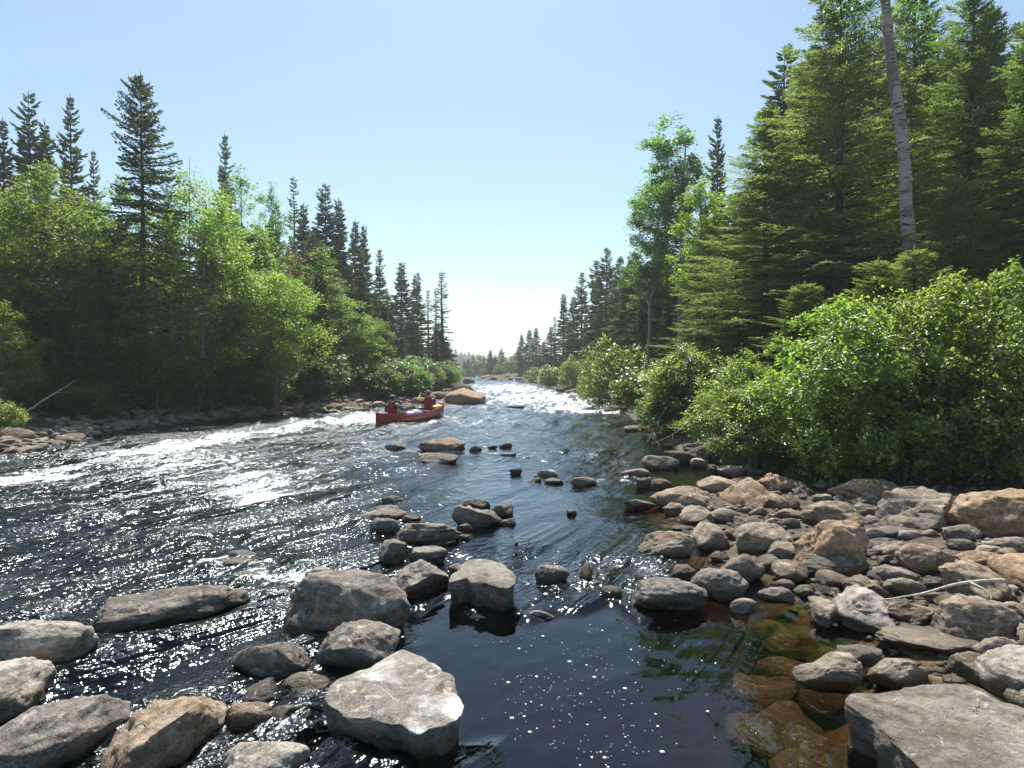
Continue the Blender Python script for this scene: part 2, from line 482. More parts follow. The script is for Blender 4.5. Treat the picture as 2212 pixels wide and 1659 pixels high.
def ground_z(x, y):
    x = np.ravel(np.asarray(x, float)); y = np.ravel(np.asarray(y, float))
    s = signed_dist(x, y)
    nz = noise2(x, y, 0.55, 3, 3.1)
    nb = noise2(x, y, 4.0, 3, 8.7)
    far = sstep(25, 60, np.hypot(x, y))
    inside = -np.minimum(0.95, 0.12 + 0.30 * np.maximum(s, 0) ** 0.9) + 0.05 * nz
    o = np.maximum(-s, 0)
    bar = (x > 0.5) & (y < 13.0)
    near = sstep(14.0, 11.0, y) * (x > 0)
    z_bar = -0.015 + 0.035 * o + 0.22 * sstep(3.5, 7.5, o) + 0.06 * nz * np.minimum(1, 0.4 + o)
    z_bank = 0.30 * np.minimum(o, 3.0) + 0.06 * np.maximum(o - 3.0, 0) ** 0.9 + (0.10 * nz + 0.25 * nb * sstep(1, 6, o)) * np.minimum(o, 1.0)
    outside = np.where(bar | (near > 0), z_bar * near + z_bank * (1 - near), z_bank)
    z = np.where(s > 0, inside, outside)
    # a shallow lip where the two meet
    k = sstep(-0.25, 0.25, s)
    return np.where(np.abs(s) < 0.25, inside * k + outside * (1 - k), z)

def gz(x, y): return float(ground_z([x], [y])[0])

def spaced(r0, r1, ratio):
    out = [r0]
    while out[-1] < r1: out.append(out[-1] * ratio)
    return out

def fan_grid(rows, cols):
    Y = np.array(rows, float)[:, None] * np.ones((1, len(cols)))
    Wd = np.sqrt(np.array(rows, float) ** 2 + 2.0 ** 2)[:, None]
    X = Wd * np.array(cols, float)[None, :]
    nr, nc = X.shape
    i = np.arange(nr - 1)[:, None] * nc; j = np.arange(nc - 1)[None, :]
    q = np.stack([i + j, i + j + 1, i + nc + j + 1, i + nc + j], -1).reshape(-1, 4)
    return X.ravel(), Y.ravel(), q, nr, nc

# ground: one sheet out to the horizon
rows = [-1500, -600, -250, -120, -60, -35, -20, -12, -7, -4, -2, -0.8, 0.3, 1.0] + spaced(1.5, 170, 1.03) + [185, 210, 240, 280, 330, 400, 500, 650, 900, 1300, 2000, 3000]
cols = [-40, -14, -7, -4, -2.6, -1.9, -1.5] + list(np.linspace(-1.25, 1.25, 210)) + [1.5, 1.9, 2.6, 4, 7, 14, 40]
X, Y, q, _, _ = fan_grid(rows, cols)
Z = ground_z(X, Y)
g = MB(); g.add(np.stack([X, Y, Z], 1), q)
ground = tag(g.build("ground", M["ground"], smooth=True), kind="structure")

# ---------------------------------------------------------------- rocks
def ico(level, _c={}):
    if level in _c: return _c[level]
    import bmesh
    bm = bmesh.new(); bmesh.ops.create_icosphere(bm, subdivisions=level, radius=1.0)
    bm.verts.ensure_lookup_table()
    v = np.array([p.co for p in bm.verts], np.float32)
    f = np.array([[p.index for p in t.verts] for t in bm.faces], np.int32)
    bm.free(); _c[level] = (v, f); return _c[level]

def rock_verts(style, seed, level):
    """a unit stone: points in [-.5,.5]^3"""
    rg = np.random.default_rng(seed)
    v, f = ico(level)
    p = v.copy().astype(np.float64)
    if style in "rw": planes, cmin, cmax, soft = 10, .60, .93, .86
    elif style == "a": planes, cmin, cmax, soft = 15, .46, .82, .98
    elif style in "f": planes, cmin, cmax, soft = 11, .55, .9, .96
    else: planes, cmin, cmax, soft = 9, .58, .9, .9
    p = np.sign(p) * np.abs(p) ** 0.86
    for k in range(planes):
        n = rg.normal(size=3); n /= np.linalg.norm(n)
        s = p @ n - rg.uniform(cmin, cmax)
        p -= np.maximum(s, 0)[:, None] * n * soft
    if style == "f":           # a broad worn top tipped a little towards the sun
        n = np.array([rg.uniform(-.15, .15), rg.uniform(-.15, .05), 1.0]); n /= np.linalg.norm(n)
        s = p @ n - .45; p -= np.maximum(s, 0)[:, None] * n * .92
        w = 1 - .24 * sstep(.35, -.6, p[:, 2]); p[:, 0] *= w; p[:, 1] *= w
    if style == "p":           # peaked
        w = 1 - 0.55 * sstep(-.2, 1.0, p[:, 2]); p[:, 0] *= w; p[:, 1] *= w
        p[:, 0] += 0.12 * p[:, 2]
    o = rg.uniform(-50, 50, 3)
    nn = p / (np.linalg.norm(p, axis=1, keepdims=True) + 1e-6)
    amp = {"r": .095, "a": .12, "f": .06, "s": .08, "p": .09, "w": .05}[style]
    p += nn * (amp * fbm(p * 1.5 + o, 3))[:, None]
    p += nn * (amp * .5 * fbm(p * 5.2 + o, 3))[:, None]
    if level >= 5: p += nn * (amp * .16 * fbm(p * 17 + o, 2))[:, None]
    if level >= 4:             # joints and broken edges
        rd = 1 - np.abs(vnoise(p * 2.3 + o * 1.7)); p -= nn * (.055 * sstep(.90, 1.0, rd) * (.5 + .5 * sstep(-.2, .3, vnoise(p * 1.1 + o))))[:, None]
    if style == "s":           # bedding ledges
        d = np.array([rg.uniform(-.35, .35), rg.uniform(-.2, .2), 1.0]); d /= np.linalg.norm(d)
        t = (p @ d) * 5.0 + 0.5 * fbm(p * 1.6 + o, 2)
        p += nn * (0.045 * (np.abs((t % 1.0) - .5) * 2 - .5))[:, None] * np.array([1, 1, .4])
    lo, hi = p.min(0), p.max(0)
    return (p - (lo + hi) / 2) / (hi - lo), f

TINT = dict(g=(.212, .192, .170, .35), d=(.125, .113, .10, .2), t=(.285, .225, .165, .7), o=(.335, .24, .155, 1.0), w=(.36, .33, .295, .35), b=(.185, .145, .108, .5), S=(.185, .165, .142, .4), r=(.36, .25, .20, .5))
WET_ROCKS = []
_rock_seed = [100]

def rock(px0, py0, px1, py1, style, tint, label, name=None, zb=None, yaw=0.0, elong=None, aspect=0.5, group=None, sink=0.45, mat=None, level=None, tilt=0.0, seed=None, outline=None, top_z=None, under=.16):
    """a stone whose outline in the photograph spans this box; its size follows from where its foot stands"""
    _rock_seed[0] += 1
    sd = seed if seed is not None else _rock_seed[0]
    rg = np.random.default_rng(sd + 5000)
    pm = (px0 + px1) / 2
    x, y = on_plane(pm, py1, 0.0)
    z0 = 0.0
    if zb is None:
        for _ in range(4):
            gg = max(0.0, gz(x, y) - 0.01)
            z0 = min(gg, 0.6); x, y = on_plane(pm, py1, z0)
    else:
        z0 = zb; x, y = on_plane(pm, py1, z0)
    w = (px1 - px0) / FPX * y
    rt = ray(pm, py0); slope = -rt[2] / rt[1]          # downwards per metre of depth
    h = aspect * w; D = 0.75 * w
    for _ in range(6):
        if slope > 1e-3:
            D = np.clip(((CAM_H - z0 - h) / slope - y) / 0.55, 0.55 * w, 1.5 * w)
        h = CAM_H - z0 - slope * (y + 0.55 * D)
        h = float(np.clip(h, 0.12 * w, 1.1 * w))
    y_c = y + 0.42 * D
    xc = (pm - CX) / FPX * (y_c * _cp + CAM_H * _sp)
    wpx = px1 - px0
    w *= y_c / y * 1.0
    lv = level or (5 if wpx > 120 else 4 if wpx > 34 else 3)
    v, f = rock_verts(style, sd, lv)
    tot = h * (1 + sink)
    if outline:             # a slab whose worn top follows a measured outline
        zt = z0 + h if top_z is None else top_z
        P = np.array([on_plane(a, b, zt) for a, b in outline]); cc = P.mean(0); xc, y_c = cc; P = P - cc
        th = np.arctan2(P[:, 1], P[:, 0]); rr = np.hypot(P[:, 0], P[:, 1]); o_ = np.argsort(th); th, rr = th[o_], rr[o_]
        u, f = ico(lv); t = np.arccos(np.clip(u[:, 2], -1, 1)); ph = np.arctan2(u[:, 1], u[:, 0])
        Rr = np.interp(ph, np.concatenate([th - 2 * math.pi, th, th + 2 * math.pi]), np.tile(rr, 3))
        q = np.clip(t / 1.25, 0, 1); side_ = np.clip((t - 1.25) / (math.pi - 1.25), 0, 1)
        k_ = np.where(t < 1.25, q, 1 - under * sstep(0, .55, side_) - (1 - under) * sstep(.75, 1, side_))
        dep = (zt - z0) + .25
        zz = zt - .02 * q ** 6 - dep * sstep(0, .8, side_) + .10 * (zt - z0) * fbm(np.stack([u[:, 0] * 1.6, u[:, 1] * 1.6, u[:, 0] * 0 + sd], 1), 3) * (1 - .5 * side_)
        nzr = 1 + .05 * fbm(np.stack([u[:, 0] * 3, u[:, 1] * 3, u[:, 2] * 3 + sd], 1), 3) * np.clip(t, 0, 1)
        v = np.stack([np.cos(ph) * Rr * k_ * nzr, np.sin(ph) * Rr * k_ * nzr, zz - z0], 1)
        mb = MB(); mb.add(v, f); nm = "boulder"
        o = mb.build(nm, mat or M["rock"], smooth=True, loc=(xc, y_c, z0)); tc = TINT[tint]; o.color = tc
        WET_ROCKS.append((xc, y_c, np.ptp(P[:, 0]) / 2 * (1 - under), np.ptp(P[:, 1]) / 2 * (1 - under), z0))
        return tag(o, label, nm, group)
    v = v * np.array([w, D, tot])
    if elong:               # stretched along a slanting axis across the view
        ax, ratio = elong
        c, s = math.cos(R(ax)), math.sin(R(ax))
        u1 = v[:, 0] * c + v[:, 1] * s; u2 = (-v[:, 0] * s + v[:, 1] * c) * ratio
        v = np.stack([u1 * c - u2 * s, u1 * s + u2 * c, v[:, 2]], 1)
    if tilt: v[:, 2] += v[:, 0] * math.tan(R(tilt))
    v[:, 2] += z0 + h - tot / 2
    v[:, 2] -= (v[:, 2].max() - (z0 + h)) * (1 if tilt == 0 else .6)
    mb = MB(); mb.add(v - np.array([0, 0, z0]), f)
    nm = name or ("boulder" if w > 0.45 else "stone")
    o = mb.build(nm, mat or M["rock"], smooth=True, loc=(xc, y_c, z0))
    tc = np.array(TINT[tint]); k = rg.uniform(.88, 1.1)
    o.color = (tc[0] * k, tc[1] * k, tc[2] * k, tc[3])
    tag(o, label, nm, group)
    WET_ROCKS.append((xc, y_c, w / 2, D / 2, z0))
    return o

TX = (0, 553, 1106, 1659)
def T(tile, x0, y0, x1, y1):
    ox = TX[int(tile[1])]; oy = 829.5 if tile[0] == "A" else 1244.0
    return ox + x0 / 4, oy + y0 / 4, ox + x1 / 4, oy + y1 / 4

ROCKS = [
 # foreground, left to right
 ("B0", -260, 365, 785, 880, "r", "w", "smooth pale boulder with a rusty pit at the left edge, behind another pale one", dict(elong=(20, .8))),
 ("B0", -330, 690, 405, 1290, "r", "w", "pale speckled boulder at the left picture edge, nearer than the rust-pitted one"),
 ("B0", 740, 60, 2110, 570, "r", "g", "long low grey boulder like a whale back lying aslant in the rapids", dict(elong=(33, .5), aspect=.2)),
 ("B0", -20, 1065, 965, 1900, "r", "g", "large grey-brown boulder in the bottom left corner, sloping down to the left", dict(elong=(40, .7))),
 ("B0", 815, 1055, 1820, 1900, "a", "t", "large blocky tan boulder with a pale ridge and rusty hollows at the bottom edge"),
 ("B0", 1615, 1010, 1920, 1175, "w", "d", "low wet stone awash just right of the blocky tan boulder"),
 ("B1", -350, 1425, 440, 1900, "r", "w", "pale rounded boulder rising from the bottom edge below the small mossy stone"),
 ("B1", -215, 545, 478, 925, "w", "g", "flat lozenge-shaped grey boulder left of the round boulder with the dark hollow", dict(elong=(25, .75))),
 ("B1", -95, 885, 205, 1150, "r", "d", "dark rounded stone sitting against the mossy stone"),
 ("B1", -325, 1095, 165, 1400, "r", "b", "mossy brown-green stone in front of the dark rounded stone"),
 ("B1", 115, 1060, 432, 1380, "a", "d", "dark wet speckled stone beside the mossy stone"),
 ("B1", 225, 840, 640, 1045, "w", "b", "low brownish stone awash left of the white-crusted slab"),
 ("B1", 575, 612, 1785, 1515, "f", "g", "big white-crusted slab boulder with yellow lichen spots and a dark undercut front", dict(mat="crust", seed=4021, top_z=.185, level=6, under=.10, outline=[(698, 1500), (712, 1478), (760, 1450), (800, 1432), (840, 1410), (868, 1398), (900, 1410), (930, 1428), (952, 1452), (980, 1460), (986, 1490), (995, 1528), (988, 1548), (962, 1560), (930, 1566), (905, 1580), (868, 1556), (835, 1550), (800, 1546), (756, 1545), (722, 1525)])),
 ("B1", 512, 390, 1248, 865, "r", "g", "round grey boulder with a dark shaded hollow, behind the white-crusted slab"),
 ("B1", 232, -72, 1352, 530, "r", "g", "biggest dome-shaped grey-brown boulder in midstream with dry grass on top"),
 ("B1", 1150, -158, 1665, 195, "a", "g", "craggy grey boulder with a dark pocket, right of the dome-shaped boulder"),
 ("B1", 1688, -165, 2228, 185, "f", "g", "flat-topped wedge boulder with a black undercut front at the pool's edge", dict(seed=733, top_z=.2, under=.08, level=5, outline=[(976, 1256), (990, 1228), (1012, 1207), (1042, 1205), (1098, 1226), (1112, 1246), (1092, 1270), (1050, 1260), (1010, 1248)])),
 ("B1", 425, -85, 660, 45, "w", "w", "pale stone with two dark holes left of the dome-shaped boulder"),
 # midstream group
 ("A1", 1072, 1320, 1302, 1550, "r", "g", "upright egg-shaped stone left of the low oval one in midstream"),
 ("A1", 1328, 1410, 1655, 1555, "w", "g", "low oval stone between the egg-shaped stone and the craggy boulder"),
 ("A1", 1165, 1172, 1788, 1395, "s", "g", "wide layered slab boulder with dark horizontal cracks in midstream", dict(aspect=.32)),
 ("A1", 988, 1150, 1252, 1300, "r", "g", "rounded stone at the left end of the layered slab"),
 ("A1", 858, 1070, 1305, 1205, "s", "g", "long low stone with a black shaded end behind the rounded stone"),
 ("A1", 978, 1040, 1245, 1105, "s", "d", "thin flat stone lying behind the long low stone"),
 ("A1", 1088, 962, 1262, 1045, "w", "g", "small domed stone standing alone behind the thin flat stone"),
 ("A1", 1243, 1130, 1422, 1205, "w", "b", "low wet brown stone behind the layered slab's left shoulder"),
 ("A1", 1420, 1350, 1732, 1405, "s", "d", "flat wet slab awash at the front of the layered slab"),
 ("A1", 1690, 1037, 2152, 1240, "a", "g", "rough lumpy boulder right of the layered slab in midstream"),
 ("A1", 1782, 985, 2026, 1082, "r", "d", "dark smooth hump behind the rough lumpy boulder"),
 ("A1", 2045, 1035, 2225, 1140, "a", "g", "small angular stone at the right shoulder of the rough lumpy boulder"),
 ("A1", 2108, 1155, 2255, 1228, "r", "d", "small round dark stone below the angular one by the lumpy boulder"),
 ("A1", 1755, 1200, 1880, 1265, "a", "g", "little pointed stone between the layered slab and the lumpy boulder"),
 ("A1", 1660, 1550, 1802, 1645, "r", "b", "small brown stone between the craggy boulder and the flat-topped wedge"),
 ("A1", 1755, 1295, 1880, 1345, "w", "d", "small low dark stone off the right end of the layered slab"),
 ("A1", 1395, 458, 1822, 588, "s", "t", "broad low tan boulder in midstream, nearest in line with the canoe's bow"),
 ("A1", 1363, 590, 1757, 685, "s", "g", "flat oblong slab in front of the broad low tan boulder"),
 ("A1", 1115, 503, 1297, 585, "a", "g", "small wedge stone left of the broad low tan boulder"),
 ("A1", 2000, 525, 2086, 556, "w", "d", "small dark stone left of its paler twin, right of the broad tan boulder"),
 ("A1", 2100, 502, 2215, 550, "r", "b", "small brown stone right of its darker twin beyond the broad tan boulder"),
 ("A1", 2110, 590, 2250, 632, "s", "d", "low dark stone in the riffle right of the flat oblong slab"),
 ("A1", 1840, 528, 1950, 580, "w", "g", "small pale stone awash close to the broad tan boulder's right end"),
 ("A1", 1630, 32, 1990, 172, "r", "o", "big smooth pinkish boulder at the left shore beyond the canoe's bow", dict(aspect=.36)),
 ("A0", 1430, 1235, 1665, 1305, "w", "d", "low dark stone awash alone in the left rapids"),
 ("A0", 1968, 1432, 2212, 1512, "w", "g", "smooth low stone awash behind the two-humped one, left of midstream"),
 ("A0", 1830, 1500, 2245, 1585, "s", "g", "long two-humped stone awash left of midstream"),
 ("A0", 2035, 1612, 2310, 1715, "s", "g", "low flat brownish stone behind the tip of the whale-back boulder"),
 # middle right, in the water
 ("A2", 188, 735, 396, 808, "r", "w", "rounded oblong stone in the riffle, topmost of a small cluster"),
 ("A2", 278, 812, 452, 868, "s", "d", "flat dark stone in front of the rounded oblong stone in the riffle"),
 ("A2", 138, 800, 255, 856, "a", "b", "small brown stone at the left of the riffle cluster"),
 ("A2", 500, 800, 735, 885, "w", "b", "low domed brown stone right of the riffle cluster"),
 ("A2", 468, 1072, 562, 1135, "a", "b", "lone small stone in the blue water between midstream and the right bank"),
 ("A2", -20, 725, 90, 780, "w", "d", "small dark stone left of the riffle cluster"),
 ("A2", -15, 1350, 55, 1400, "a", "d", "tiny sharp stone in the glitter right of the layered slab"),
 ("A2", 578, 1512, 705, 1700, "p", "b", "pointed brown stone sticking up from the glitter above the pool"),
 ("A2", 195, 1555, 495, 1730, "r", "g", "rounded grey stone above the pool, right of the flat-topped wedge"),
 ("B2", 770, 78, 950, 195, "w", "d", "low wet stone awash left of the pear-shaped boulder"),
 ("B2", 1015, 18, 1690, 300, "r", "g", "pear-shaped grey boulder at the upper right rim of the pool"),
 ("B2", 1518, -75, 2040, 190, "r", "g", "knobbly oblong boulder behind the pear-shaped boulder"),
 ("B2", 1882, 190, 2117, 312, "w", "w", "small shiny wet stone right of the pear-shaped boulder"),
 # right bar, back rows
 ("A2", 1112, 610, 1442, 738, "r", "g", "smooth grey boulder in the green backwater under the alders"),
 ("A2", 1310, 572, 1572, 680, "r", "d", "dark boulder behind the smooth grey one in the backwater"),
 ("A2", 1480, 500, 1700, 590, "a", "d", "dark angular boulder half under the alder twigs"),
 ("A2", 935, 727, 1192, 805, "w", "g", "low stone in the current off the backwater"),
 ("A2", 1062, 806, 1236, 900, "a", "d", "dark blocky stone with a black front left of the brown domed one"),
 ("A2", 1188, 812, 1387, 905, "r", "b", "brown domed stone at the tip of the stony bar"),
 ("A2", 968, 985, 1247, 1090, "a", "b", "low brown stone at the water's edge by the bar's speckled boulder"),
 ("A2", 1192, 878, 1822, 1085, "r", "t", "long speckled tan boulder with a dark pitted left end at the tip of the bar", dict(aspect=.36)),
 ("A2", 1585, 793, 1985, 945, "r", "t", "smooth tan boulder behind the long speckled one"),
 ("A2", 1832, 795, 2275, 1085, "p", "o", "peaked orange boulder with a white crest at the back of the bar"),
 ("A2", 1288, 1025, 1525, 1125, "r", "t", "rounded tan stone in front of the long speckled boulder"),
 ("A2", 1428, 1037, 1718, 1230, "a", "g", "squat speckled boulder in front of the long speckled one"),
 ("A2", 1085, 1275, 1602, 1505, "r", "g", "smooth saddle-shaped grey boulder at the water's edge of the bar"),
 ("A2", 1545, 1185, 1857, 1435, "r", "g", "round speckled boulder right of the saddle-shaped one"),
 ("A2", 1908, 1187, 2410, 1490, "r", "g", "broad dark-fronted boulder left of the notched tan block"),
 ("A2", 1363, 1215, 1607, 1278, "s", "d", "flat stone awash behind the saddle-shaped boulder"),
 ("A2", 1835, 1217, 1925, 1365, "r", "b", "narrow brown stone wedged between two round boulders on the bar"),
 ("A2", 1770, 1455, 2195, 1700, "r", "g", "smooth domed boulder standing in the side channel"),
 ("A2", 1370, 1552, 1582, 1690, "r", "b", "brownish stone behind the knobbly oblong boulder"),
 ("A2", 1688, 1075, 1985, 1218, "r", "g", "dusky oval boulder in the middle of the bar's left part"),
 ("A2", 1798, 1047, 1978, 1115, "r", "t", "tan stone behind the dusky oval boulder"),
 ("A2", 2008, 1020, 2132, 1078, "r", "t", "little pale round stone below the peaked orange boulder"),
 ("A2", 1968, 1057, 2092, 1125, "r", "g", "little grey stone left of the pale round one below the peak"),
 ("A2", 2040, 1055, 2240, 1155, "r", "t", "rounded stone in the gap below the peaked orange boulder"),
 ("A2", 1912, 1118, 2185, 1235, "a", "g", "speckled stone behind the broad dark-fronted boulder"),
 ("A2", 1680, 1040, 1790, 1105, "r", "g", "small grey stone right of the squat speckled boulder"),
 ("A2", 1775, 935, 1860, 990, "r", "t", "small tan stone left of the peaked orange boulder"),
 ("A3", -40, 760, 215, 945, "a", "o", "sunlit orange boulder in leaf shade under the left alder"),
 ("A3", 180, 842, 382, 970, "a", "b", "brown broken stone at the foot of the grass tuft"),
 ("A3", 240, 755, 400, 840, "a", "t", "pale split stone just under the grass tuft"),
 ("A3", 380, 820, 560, 930, "a", "b", "shaded brown stone in front of the grassy plants"),
 ("A3", 535, 805, 1165, 1005, "r", "o", "long flat orange-tan boulder lying against the shrubbery", dict(aspect=.34)),
 ("A3", 565, 962, 692, 1050, "r", "g", "round grey stone in front of the long flat orange-tan boulder"),
 ("A3", 378, 948, 552, 1030, "r", "t", "pale rounded stone left of the round grey one"),
 ("A3", 278, 1007, 825, 1240, "r", "t", "broad tan boulder right behind the notched tan block"),
 ("A3", 913, 905, 1705, 1268, "a", "g", "large grey boulder streaked with rust, left of the huge one at the right edge", dict(aspect=.42)),
 ("A3", 1602, 895, 2520, 1340, "r", "o", "huge rusty brown boulder at the right picture edge"),
 ("A3", 188, 1140, 838, 1520, "a", "o", "notched orange-tan block perched on the dark slab", dict(zb=.16, seed=812)),
 ("A3", 235, 1440, 875, 1680, "s", "d", "dark flat slab under the notched orange-tan block"),
 ("A3", -30, 1342, 245, 1570, "r", "g", "grey domed boulder left of the dark flat slab"),
 ("A3", 35, 1527, 345, 1730, "r", "b", "brown rounded stone in front of the grey domed boulder"),
 ("A3", 1508, 1217, 1835, 1378, "r", "d", "dark smooth stone in the shade of the huge rusty boulder"),
 ("A3", 1915, 1310, 2330, 1450, "r", "g", "smooth grey stone below the huge rusty boulder at the right edge"),
 ("A3", 905, 1350, 1260, 1510, "r", "g", "low grey boulder with ripple cracks behind the yellowish oblong one"),
 ("A3", 1095, 1360, 1645, 1670, "r", "t", "yellowish oblong boulder in the middle of the right bar"),
 ("A3", 875, 1545, 1310, 1730, "r", "g", "smooth oval boulder in front of the yellowish oblong one"),
 ("B3", 1535, -175, 2055, 255, "a", "t", "square tan boulder with dark dimples beside the bleached stick"),
 ("A3", 2000, 1425, 2420, 1860, "r", "o", "orange rounded boulder cut by the right edge, next to the square tan one"),
 ("A3", 1635, 1440, 2015, 1570, "s", "o", "flat orange stone behind the square tan boulder"),
 ("A3", 1745, 1388, 2045, 1485, "s", "g", "flat grey stone behind the flat orange one"),
 ("A3", 1535, 1335, 1785, 1435, "s", "d", "dark flat stone left of the dark smooth stone's foot"),
 ("A3", 1085, 1255, 1325, 1350, "w", "w", "pale wet slab beside the little puddle on the bar"),
 ("A3", 1318, 1255, 1475, 1325, "r", "g", "small stone under the large rust-streaked grey boulder"),
 ("A3", 825, 1245, 1012, 1335, "w", "g", "wet grey stone between the notched block and the puddle"),
 ("A3", 785, 1130, 975, 1245, "s", "g", "slanting grey slab right of the broad tan boulder"),
 ("A3", 840, 1420, 1015, 1505, "r", "d", "dark stone at the right foot of the notched block"),
 ("A3", 925, 1467, 1085, 1565, "r", "b", "small brown stone left of the yellowish oblong boulder"),
 ("A3", 718, 975, 945, 1055, "r", "t", "tan stone left of the large rust-streaked grey boulder"),
 ("A3", 690, 1025, 975, 1155, "s", "d", "shaded slab leaning left of the large rust-streaked boulder"),
 ("A3", 803, 930, 930, 990, "r", "w", "small white rounded stone in front of the long flat orange-tan boulder"),
 ("A3", 138, 930, 268, 1085, "p", "b", "dark upright pointed stone right of the peaked orange boulder"),
 ("A3", -40, 940, 155, 1088, "r", "t", "tan stone left of the dark upright pointed one"),
 ("A3", 1550, 963, 1825, 1030, "r", "o", "orange stone in the gap between the two largest boulders of the bar"),
 ("A3", 20, 1075, 240, 1170, "r", "g", "grey rounded stone behind the notched block's left corner"),
 ("A3", 100, 1155, 280, 1240, "r", "d", "dim rounded stone touching the notched block's left side"),
 ("A3", -30, 1155, 165, 1265, "r", "g", "smooth oblong stone above the broad dark-fronted boulder"),
 ("A3", 1850, 1350, 1960, 1420, "s", "w", "small pale flake by the dark smooth stone's right foot"),
 ("A2", 1600, 595, 1725, 668, "a", "d", "small dark stone under the twigs behind the dark backwater boulder"),
 ("A2", 1530, 640, 1695, 722, "a", "g", "pale-topped broken stone at the backwater's shore"),
 ("A2", 1690, 690, 1800, 762, "a", "d", "dark stone right of the pale-topped broken one"),
 ("A2", 1765, 700, 1995, 805, "a", "g", "jagged grey boulder at the backwater's inner corner"),
 ("A2", 1985, 692, 2095, 795, "a", "b", "upright brown stone below the left grass tuft"),
 ("A2", 2085, 725, 2225, 805, "a", "d", "dark stone in the shade right of the upright brown one"),
 # right bar, front rows
 ("B3", 655, -5, 1038, 195, "a", "t", "pale wedge stone above the dimpled pink-grey block"),
 ("B3", 1005, 8, 1358, 185, "r", "g", "rounded stone behind the bleached stick's left end"),
 ("B3", 532, 110, 1048, 505, "a", "w", "pinkish grey block with small round pits at the edge of the side pool"),
 ("B3", 357, 200, 605, 435, "a", "g", "small blocky stone touching the pitted pinkish block's left side"),
 ("B3", 980, 212, 1505, 425, "a", "t", "flat tan block with a black front right of the pitted pinkish block"),
 ("B3", 1450, 175, 2145, 605, "r", "g", "large smooth grey boulder with an orange patch at right, below the stick"),
 ("B3", 1795, 515, 2195, 765, "r", "g", "oval grey stone in front of the large smooth boulder with the orange patch"),
 ("B3", 2115, 400, 2320, 620, "r", "g", "grey stone cut by the right edge above the oval one"),
 ("B3", 1938, 215, 2270, 405, "r", "t", "pale rounded stone at right behind the large smooth boulder"),
 ("B3", 1342, 0, 1565, 135, "r", "d", "round dusky stone under the middle of the bleached stick"),
 ("B3", 1250, 130, 1535, 235, "r", "t", "flat tan stone just below the bleached stick"),
 ("B3", 1478, 195, 1562, 265, "r", "b", "little brown stone at the fork of the bleached stick"),
 ("B3", 925, 452, 1825, 745, "s", "g", "wide flat wet slab barely out of the side pool", dict(aspect=.12, elong=(-25, .7))),
 ("B3", 1605, 672, 1995, 955, "a", "b", "speckled brown stone below the wide flat wet slab"),
 ("B3", 1943, 645, 2560, 1230, "r", "w", "big pale boulder at the right edge behind the giant foreground slab"),
 ("B3", 222, 665, 828, 985, "r", "g", "rounded boulder alone in the brown pool, wet round its foot"),
 ("B3", 590, 598, 995, 780, "s", "d", "low wet dark stone behind the rounded boulder in the brown pool"),
 ("B3", 878, 700, 1388, 985, "p", "g", "smooth triangular boulder right of the rounded one in the brown pool"),
 ("B3", 640, 905, 2700, 1900, "f", "S", "giant flat grey-brown slab filling the bottom right corner", dict(seed=95, top_z=.22, level=6, under=.06, outline=[(1822, 1512), (1838, 1492), (1900, 1490), (1945, 1489), (1985, 1474), (2030, 1471), (2085, 1472), (2130, 1488), (2160, 1508), (2240, 1540), (2330, 1580), (2420, 1680), (2420, 1860), (2250, 1880), (2110, 1790), (2040, 1700), (1975, 1640), (1930, 1590), (1885, 1545)])),
 ("B3", 218, 75, 405, 175, "w", "g", "little wet stone in the channel left of the small blocky one"),
 ("B3", 10, 30, 232, 125, "w", "g", "wet stone in the channel below the brown rounded stone"),
 ("B3", -90, 90, 222, 222, "s", "w", "shiny wet flat stone at the mouth of the side channel"),
 # left bank
 ("A0", 165, 362, 325, 450, "r", "r", "largest reddish cobble on the left shore beside the sunlit bush"),
 ("A0", -60, 478, 142, 580, "r", "r", "big pinkish cobble cut by the left edge on the near left shore"),
 ("A0", 148, 478, 248, 542, "r", "r", "pink cobble right of the big one at the left shore's water line"),
 ("A0", 252, 488, 350, 535, "r", "r", "low pink cobble at the water line of the left shore"),
 ("A0", 195, 445, 352, 492, "r", "w", "flat whitish cobble on the left shore"),
 ("A0", 335, 450, 448, 508, "r", "r", "reddish cobble right of the flat whitish one on the left shore"),
 ("A0", 515, 430, 612, 463, "s", "w", "thin white flat stone at the end of the left cobble patch"),
 ("A0", 445, 458, 525, 485, "r", "r", "small pink stone between cobbles and the thin white one"),
 ("A0", 65, 383, 158, 432, "r", "b", "brown cobble under the sunlit bush at the left edge"),
 ("A0", 528, 318, 690, 418, "a", "b", "shaded angular boulder on the dark left bank"),
 ("A0", 845, 245, 928, 345, "a", "t", "upright boulder on the dark left bank with a sunlit top"),
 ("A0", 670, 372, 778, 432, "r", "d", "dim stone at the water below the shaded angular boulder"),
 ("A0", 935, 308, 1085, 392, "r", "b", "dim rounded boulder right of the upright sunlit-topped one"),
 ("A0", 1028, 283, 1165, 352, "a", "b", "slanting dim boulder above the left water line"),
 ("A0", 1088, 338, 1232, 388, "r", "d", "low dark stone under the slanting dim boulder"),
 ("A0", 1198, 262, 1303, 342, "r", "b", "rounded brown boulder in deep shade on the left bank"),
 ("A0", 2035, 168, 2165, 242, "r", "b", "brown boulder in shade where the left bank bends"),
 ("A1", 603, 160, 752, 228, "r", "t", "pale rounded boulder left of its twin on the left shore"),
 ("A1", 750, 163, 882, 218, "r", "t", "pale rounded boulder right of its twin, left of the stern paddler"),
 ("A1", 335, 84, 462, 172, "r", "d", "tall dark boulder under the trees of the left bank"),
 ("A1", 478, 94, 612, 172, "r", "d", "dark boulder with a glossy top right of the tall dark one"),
 ("A1", 98, 204, 218, 255, "r", "d", "dark blocky stone at the shaded left water line"),
